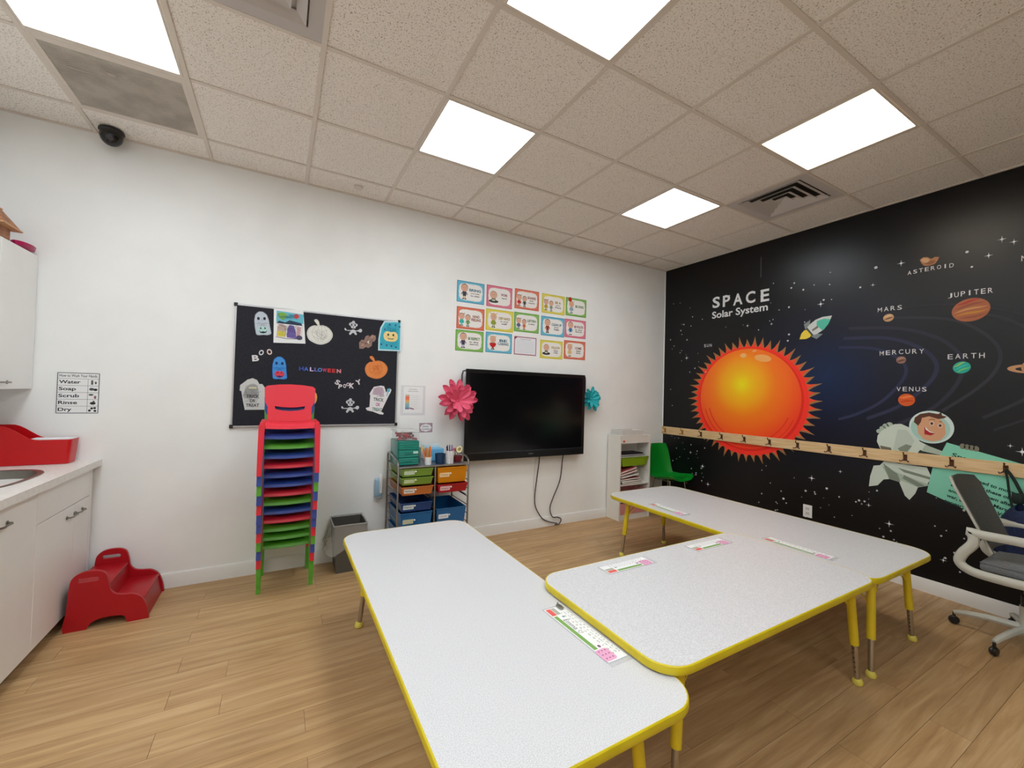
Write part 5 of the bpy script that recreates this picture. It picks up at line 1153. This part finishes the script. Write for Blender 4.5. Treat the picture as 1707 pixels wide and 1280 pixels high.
# ============================================================= GREEN CHAIR
t = thing('green_chair', (4.52, -.32, 0), 'green moulded shell chair on thin metal legs in the corner', 'chair')
M_gr2 = mat('green_shell_plastic', (10, 140, 40), .25)
def shell(u, v):
    # v 0 front edge .. 1 top of back ; u across
    prof = [(-.52, .455), (-.47, .468), (-.38, .455), (-.28, .440), (-.19, .445), (-.135, .48), (-.115, .56), (-.105, .66), (-.098, .76), (-.09, .835)]
    k = v*(len(prof)-1); i = min(int(k), len(prof)-2); f_ = k-i
    y = prof[i][0]*(1-f_)+prof[i+1][0]*f_; z = prof[i][1]*(1-f_)+prof[i+1][1]*f_
    hw = [.15, .20, .215, .22, .21, .20, .195, .18, .155, .12]; h = hw[i]*(1-f_)+hw[i+1]*f_
    s_ = (u-.5)*2; side = .045*s_**4
    if v < .5: z += side
    else: y -= side*1.3
    return (4.52+h*s_, y, z)
obj('shell_seat', MB().grid(shell, 14, 27, M_gr2, .006), t)
for sx in (-1, 1):
    for (ty, by) in ((-.42, -.47), (-.2, -.14)):
        obj('leg', MB().tube([(4.52+sx*.12, ty, .446), (4.52+sx*.17, by, .002)], .006, M_chrome, 8), t)
obj('leg_brace', MB().tube([(4.40, -.42, .436), (4.64, -.42, .436), (4.64, -.2, .432), (4.40, -.2, .432)], .005, M_chrome, 6, closed=True), t)
q = MB().box(4.44, 4.66, -.60+.4, -.11, .001, .10, P((150, 96, 96)), .004)
obj('storage_box', q, label='low dusky pink box on the floor under the green chair', cat='box')

# ============================================================= TABLES
def table(x0, x1, y0, y1, z, feet, label, r=.10):
    t = thing('activity_table', ((x0+x1)/2, (y0+y1)/2, 0), label, 'table')
    th = .030
    lo = rrect(x0, x1, y0, y1, r, 8); li = rrect(x0+.004, x1-.004, y0+.004, y1-.004, r-.004, 8)
    q = MB().prism([li], z-th+.004, z, M_laminate); obj('table_top', q, t)
    # yellow t-mould edge: rounded band
    q = MB(); prof = [(0, -.0005), (.003, .0), (.006, -.003), (.007, -.010), (.007, -.024), (.004, -.030), (0, -.030)]
    n = len(lo); vs = []; cx_, cy_ = (x0+x1)/2, (y0+y1)/2
    for i, p in enumerate(lo):
        a, b_ = lo[i-1], lo[(i+1) % n]; d = Vector((b_[0]-a[0], b_[1]-a[1])).normalized(); nr = Vector((d.y, -d.x))
        for o_, zz in prof: vs.append((p[0]+nr.x*(o_-.0045), p[1]+nr.y*(o_-.0045), z+zz+.0004))
    k = len(prof); fs = [(i*k+j, ((i+1) % n)*k+j, ((i+1) % n)*k+j+1, i*k+j+1) for i in range(n) for j in range(k-1)]
    q.add(vs, fs, M_yel); obj('edge_band', q, t)
    for i, (fx, fy) in enumerate(feet):
        tx = fx+(cx_-fx)/abs(cx_-fx)*.05; ty = fy+(cy_-fy)/abs(cy_-fy)*.02
        A, B = Vector((tx, ty, z-th+.004)), Vector((fx, fy, .0))
        g = A.lerp(B, .62); lg = obj('leg', MB().tube([A, g], .0195, M_yelp, 14), t, label='yellow upper leg sleeve')
        obj('lower_tube', MB().tube([A.lerp(B, .55), A.lerp(B, .955)], .0135, M_chrome, 12), lg, label='chrome telescoping tube')
        q = MB()
        for h in range(6):
            p = A.lerp(B, .65+h*.045); q.tube([p+Vector((0, 0, 0)), p+Vector((math.copysign(.0142, cx_-fx), 0, 0))], .003, M_dark, 6)
        obj('adjustment_hole', q, lg)
        obj('glide', MB().lathe([(.014, 0), (.022, .003), (.024, .014), (.020, .026), (.014, .032)], M_yelf, (fx, fy, .0), 14), lg, label='pale yellow foot glide')
        obj('mount_plate', MB().box(tx-.04, tx+.04, ty-.04, ty+.04, z-th-.0015, z-th+.003, M_yelp, .001), t)
        p = A.lerp(B, .30)
        for dx, dy in ((.13, 0), (0, .13)):
            e_ = Vector((tx+math.copysign(dx, cx_-fx) if dx else tx, ty+math.copysign(dy, cy_-fy) if dy else ty, z-th+.002))
            obj('brace_wire', MB().tube([p, e_], .003, M_yelp, 6), t)
    return t
table(.838, 1.618, -2.850, -.945, .515, [(.935, -1.07), (1.55, -1.07), (.935, -2.74), (1.515, -2.735)], 'long speckled white table with yellow edge nearest the camera', .11)
table(1.562, 3.068, -2.768, -2.008, .550, [(1.70, -2.68), (3.045, -2.69), (1.66, -2.10), (2.98, -2.10)], 'speckled white table with yellow edge in the middle, end against the far table', .11)
table(3.080, 3.955, -2.735, -.795, .516, [(3.175, -2.697), (3.811, -2.667), (3.145, -.955), (3.74, -.905)], 'speckled white table with yellow edge along the mural, farthest away', .13)
# name strips
def strip(name, c, ang, L_, Wd, z, label, txt, flip=1):
    F = frame((c[0], c[1], z), (math.cos(ang), math.sin(ang), 0), (-math.sin(ang), math.cos(ang), 0)); h = Wd/2; l = L_/2
    t = thing(name, (c[0], c[1], z), label, 'name strip', 'desk name strips')
    o_ = origin_of(t)
    q = MB().prism([rectp(-l-.008, l+.02, -h-.006, h+.004)], .0004, .0008, mat('clear_tape', (226, 226, 230), .15, alpha=.25), F); obj('clear_cover', q, t)
    q = MB().prism([rectp(-l, l, -h, h)], .0009, .0013, M_paper, F); w_ = .0015
    q.rect(-l+.004, -l+.055, -h+.004, -h+.026, w_, P((228, 96, 90)), F); q.rect(-l+.004, -l+.055, -h+.028, -h+.046, w_, P((176, 178, 160)), F)
    q.rect(-l+.062, l-.075, -h+.004, -h+.020, w_, P((126, 168, 88)), F)
    q.flat(rrect(l-.07, l-.006, -h-.004, -h+.05, .012, 3), w_, P((232, 168, 200)), F)
    for k in range(9): q.disc(l-.06+(k % 3)*.02, -h+.01+(k//3)*.014, .003, .003, w_+.0002, P((120, 70, 110)), F, 6)
    for r_ in range(3):
        s_ = ['ABCDEFGHIJKLM', 'NOPQRSTUVWXYZ', '1234567890123'][r_]
        q.text(' '.join(s_), -l+.05, l-.03, h-.012-r_*.013, h-.005-r_*.013, w_, P([(150, 120, 110), (110, 130, 130), (150, 140, 110)][r_]), F)
    q.disc(-l+.075, -h+.042, .006, .006, w_, P((120, 150, 160)), F, 8); q.disc(l-.085, -h+.034, .008, .006, w_, P((130, 80, 120)), F, 8)
    if txt:
        q.text(txt, -l+.095, -l+.17, -h+.024, -h+.044, w_+.0002, P((70, 70, 76)), F, shear=.15)
        q.stroke([(-l+.19, -h+.024), (-l+.18, -h+.036), (-l+.184, -h+.042), (-l+.19, -h+.038), (-l+.196, -h+.042), (-l+.20, -h+.036), (-l+.19, -h+.024)], .0015, w_+.0002, P((70, 70, 76)), F)
    obj('printed_strip', q, t)
    return F, t
F, t = strip('name_strip', (1.508, -2.412), -1.545, .375, .086, .5155, 'paper name strip with a green band and binder clip on the nearest table', 'Emma')
q = MB(); q.box(-.018, .018, -.004, .012, .0015, .012, M_steel, .002, M=F @ Matrix.Translation((-.172, .022, 0)))
for s_ in (-1, 1): q.tube([(s_*.012, .004, .010), (s_*.014, .004, .020), (s_*.002, -.010, .024), (s_*-.006, .004, .012)], .0016, M_steel, 6, M=F @ Matrix.Translation((-.172, .022, 0)))
obj('binder_clip', q, label='small silver binder clip at the end of the nearest name strip', cat='clip')
strip('name_strip', (2.045, -2.105), .0, .30, .08, .5505, 'name strip on the middle table at its far edge, nearer the camera', None)
strip('name_strip', (2.70, -2.10), .0, .30, .08, .5505, 'name strip at the middle table far edge, beside the far table', None)
strip('name_strip', (3.205, -1.39), -1.62, .32, .085, .5165, 'name strip near the far end of the table along the mural', None)
strip('name_strip', (3.245, -2.31), -1.56, .36, .08, .5165, 'name strip on the far table beside the seam with the middle table', None)

# ============================================================= OFFICE CHAIR
t = thing('office_chair', (4.33, -3.02, 0), 'grey mesh office chair with a white frame at the right edge', 'chair')
M_of = mat('white_chair_frame', (190, 188, 176), .4)
M_msh = noise_mix('grey_mesh_fabric', (84, 83, 79), (100, 99, 95), 220, .85)
M_cu = noise_mix('grey_cushion_fabric', (112, 112, 112), (124, 124, 124), 160, .9)
def backf(u, v):
    s_ = (u-.5)*2; hw = .225-.03*(1-v)
    if v > .9: hw -= .03*((v-.9)/.1)**2
    y = -2.89+.17*v-.04*(v**2)*.0; z = .54+.415*v+.0*s_; y -= .035*(s_**2)*(-1)*-1
    return (4.35+hw*s_, y, z-.012*s_*s_*(1 if v > .9 else 0))
obj('backrest', MB().grid(backf, 14, 16, M_msh, .012), t, label='grey mesh backrest')
rimp = [backf(0, v/10) for v in range(11)]+[backf(u/8, 1) for u in range(1, 9)]+[backf(1, 1-v/10) for v in range(1, 11)]
obj('back_frame', MB().tube([(p[0], p[1]+.012, p[2]) for p in rimp[:12]], .007, M_of, 8), t)
def cush(u, v):
    sx, sy = (u-.5)*2, (v-.5)*2; z = .475+.035*(1-sx**4)*(1-sy**4); return (4.345+.205*sx, -3.10+.235*sy, z)
q = MB().grid(cush, 12, 12, M_cu, .0); q = MB(); q.grid(cush, 12, 12, M_cu); q.box(4.14, 4.55, -3.335, -2.865, .43, .477, M_cu, .015, seg=2)
obj('seat_cushion', q, t)
for x in (4.09, 4.60):
    pts = [(x, -2.835, .655), (x, -2.90, .650), (x, -3.05, .655), (x, -3.22, .655), (x, -3.30, .635), (x, -3.33, .58), (x, -3.30, .47), (x, -3.22, .428), (x, -3.05, .420), (x, -2.90, .418), (x, -2.83, .430), (x, -2.795, .465), (x, -2.81, .52), (x, -2.85, .585), (x, -2.852, .63)]
    obj('armrest', MB().tube(smooth([*pts, pts[0]], 4)[:-1], .020, M_of, 10, closed=True, flat=1.3, up=(1, 0, 0)), t)
obj('seat_pan', MB().box(4.11, 4.58, -3.2, -2.95, .40, .428, M_black, .006), t)
q = MB().lathe([(.03, .0), (.03, .20), (.019, .205), (.019, .31)], M_black, (4.33, -3.02, .10), 16); q.lathe([(.034, 0), (.034, .14)], M_of, (4.33, -3.02, .10), 16)
obj('gas_column', q, t)
for k in range(5):
    a = math.atan2(.19, -.24)+k*2*PI/5+.42; a = math.radians(109.7)+k*2*PI/5 if 0 else a
    e_ = Vector((4.33+.30*math.cos(a), -3.02+.30*math.sin(a), .075)); c_ = Vector((4.33, -3.02, .115))
    lg = obj('base_leg', MB().tube([c_, c_.lerp(e_, .5)+Vector((0, 0, .012)), c_.lerp(e_, .85)+Vector((0, 0, .008)), e_], .022, M_of, 8, r2=.013), t)
    q = MB()
    for s_ in (-1, 1): q.lathe([(.004, 0), (.024, .003), (.026, .010), (.020, .018), (.004, .020)], M_black, (0, 0, 0), 14, M=frame((e_.x+s_*.004*math.cos(a+PI/2)-.01*s_*0, e_.y+s_*.004*math.sin(a+PI/2), .027), (math.cos(a)*s_, math.sin(a)*s_, 0), (0, 0, 1)))
    q.tube([e_+Vector((0, 0, .0)), e_+Vector((0, 0, -.03))], .008, M_black, 8)
    obj('castor', q, lg)
# hanging backpack
t = thing('backpack', (4.66, -2.98, .5), 'navy backpack hanging from the coat rail at the right edge', 'bag')
M_nv = noise_mix('navy_bag_fabric', (16, 28, 60), (24, 38, 76), 60, .8)
def bag(u, v):
    a = 2*PI*u; ca, sa = math.cos(a), math.sin(a); r_ = math.sin(PI*(.04+.92*v))**.35
    return (4.64+.065*math.copysign(abs(ca)**.6, ca)*r_, -3.0+.175*math.copysign(abs(sa)**.5, sa)*r_, .30+.46*v+.02*math.sin(a*2)*(v > .8))
obj('body', MB().grid(bag, 32, 16, M_nv), t)
obj('pocket', MB().box(4.555, 4.60, -3.12, -2.88, .34, .56, M_nv, .02, seg=3), t)
M_st = mat('dark_green_strap', (12, 30, 26), .7)
obj('strap', MB().tube(smooth([(4.665, -2.90, .74), (4.68, -2.885, .82), (4.684, -2.875, .92), (4.683, -2.868, .985), (4.69, -2.90, .93), (4.69, -2.95, .8), (4.67, -2.99, .745)]), .009, M_st, 8, flat=.5), t)
obj('pouch', MB().box(4.655, 4.69, -2.945, -2.895, .775, .845, M_st, .012, seg=2), label='small dark green pouch hanging beside the backpack strap', cat='pouch')
print('objects', len(bpy.data.objects), 'tris', sum(len(o.data.polygons) for o in bpy.data.objects if o.type == 'MESH'))
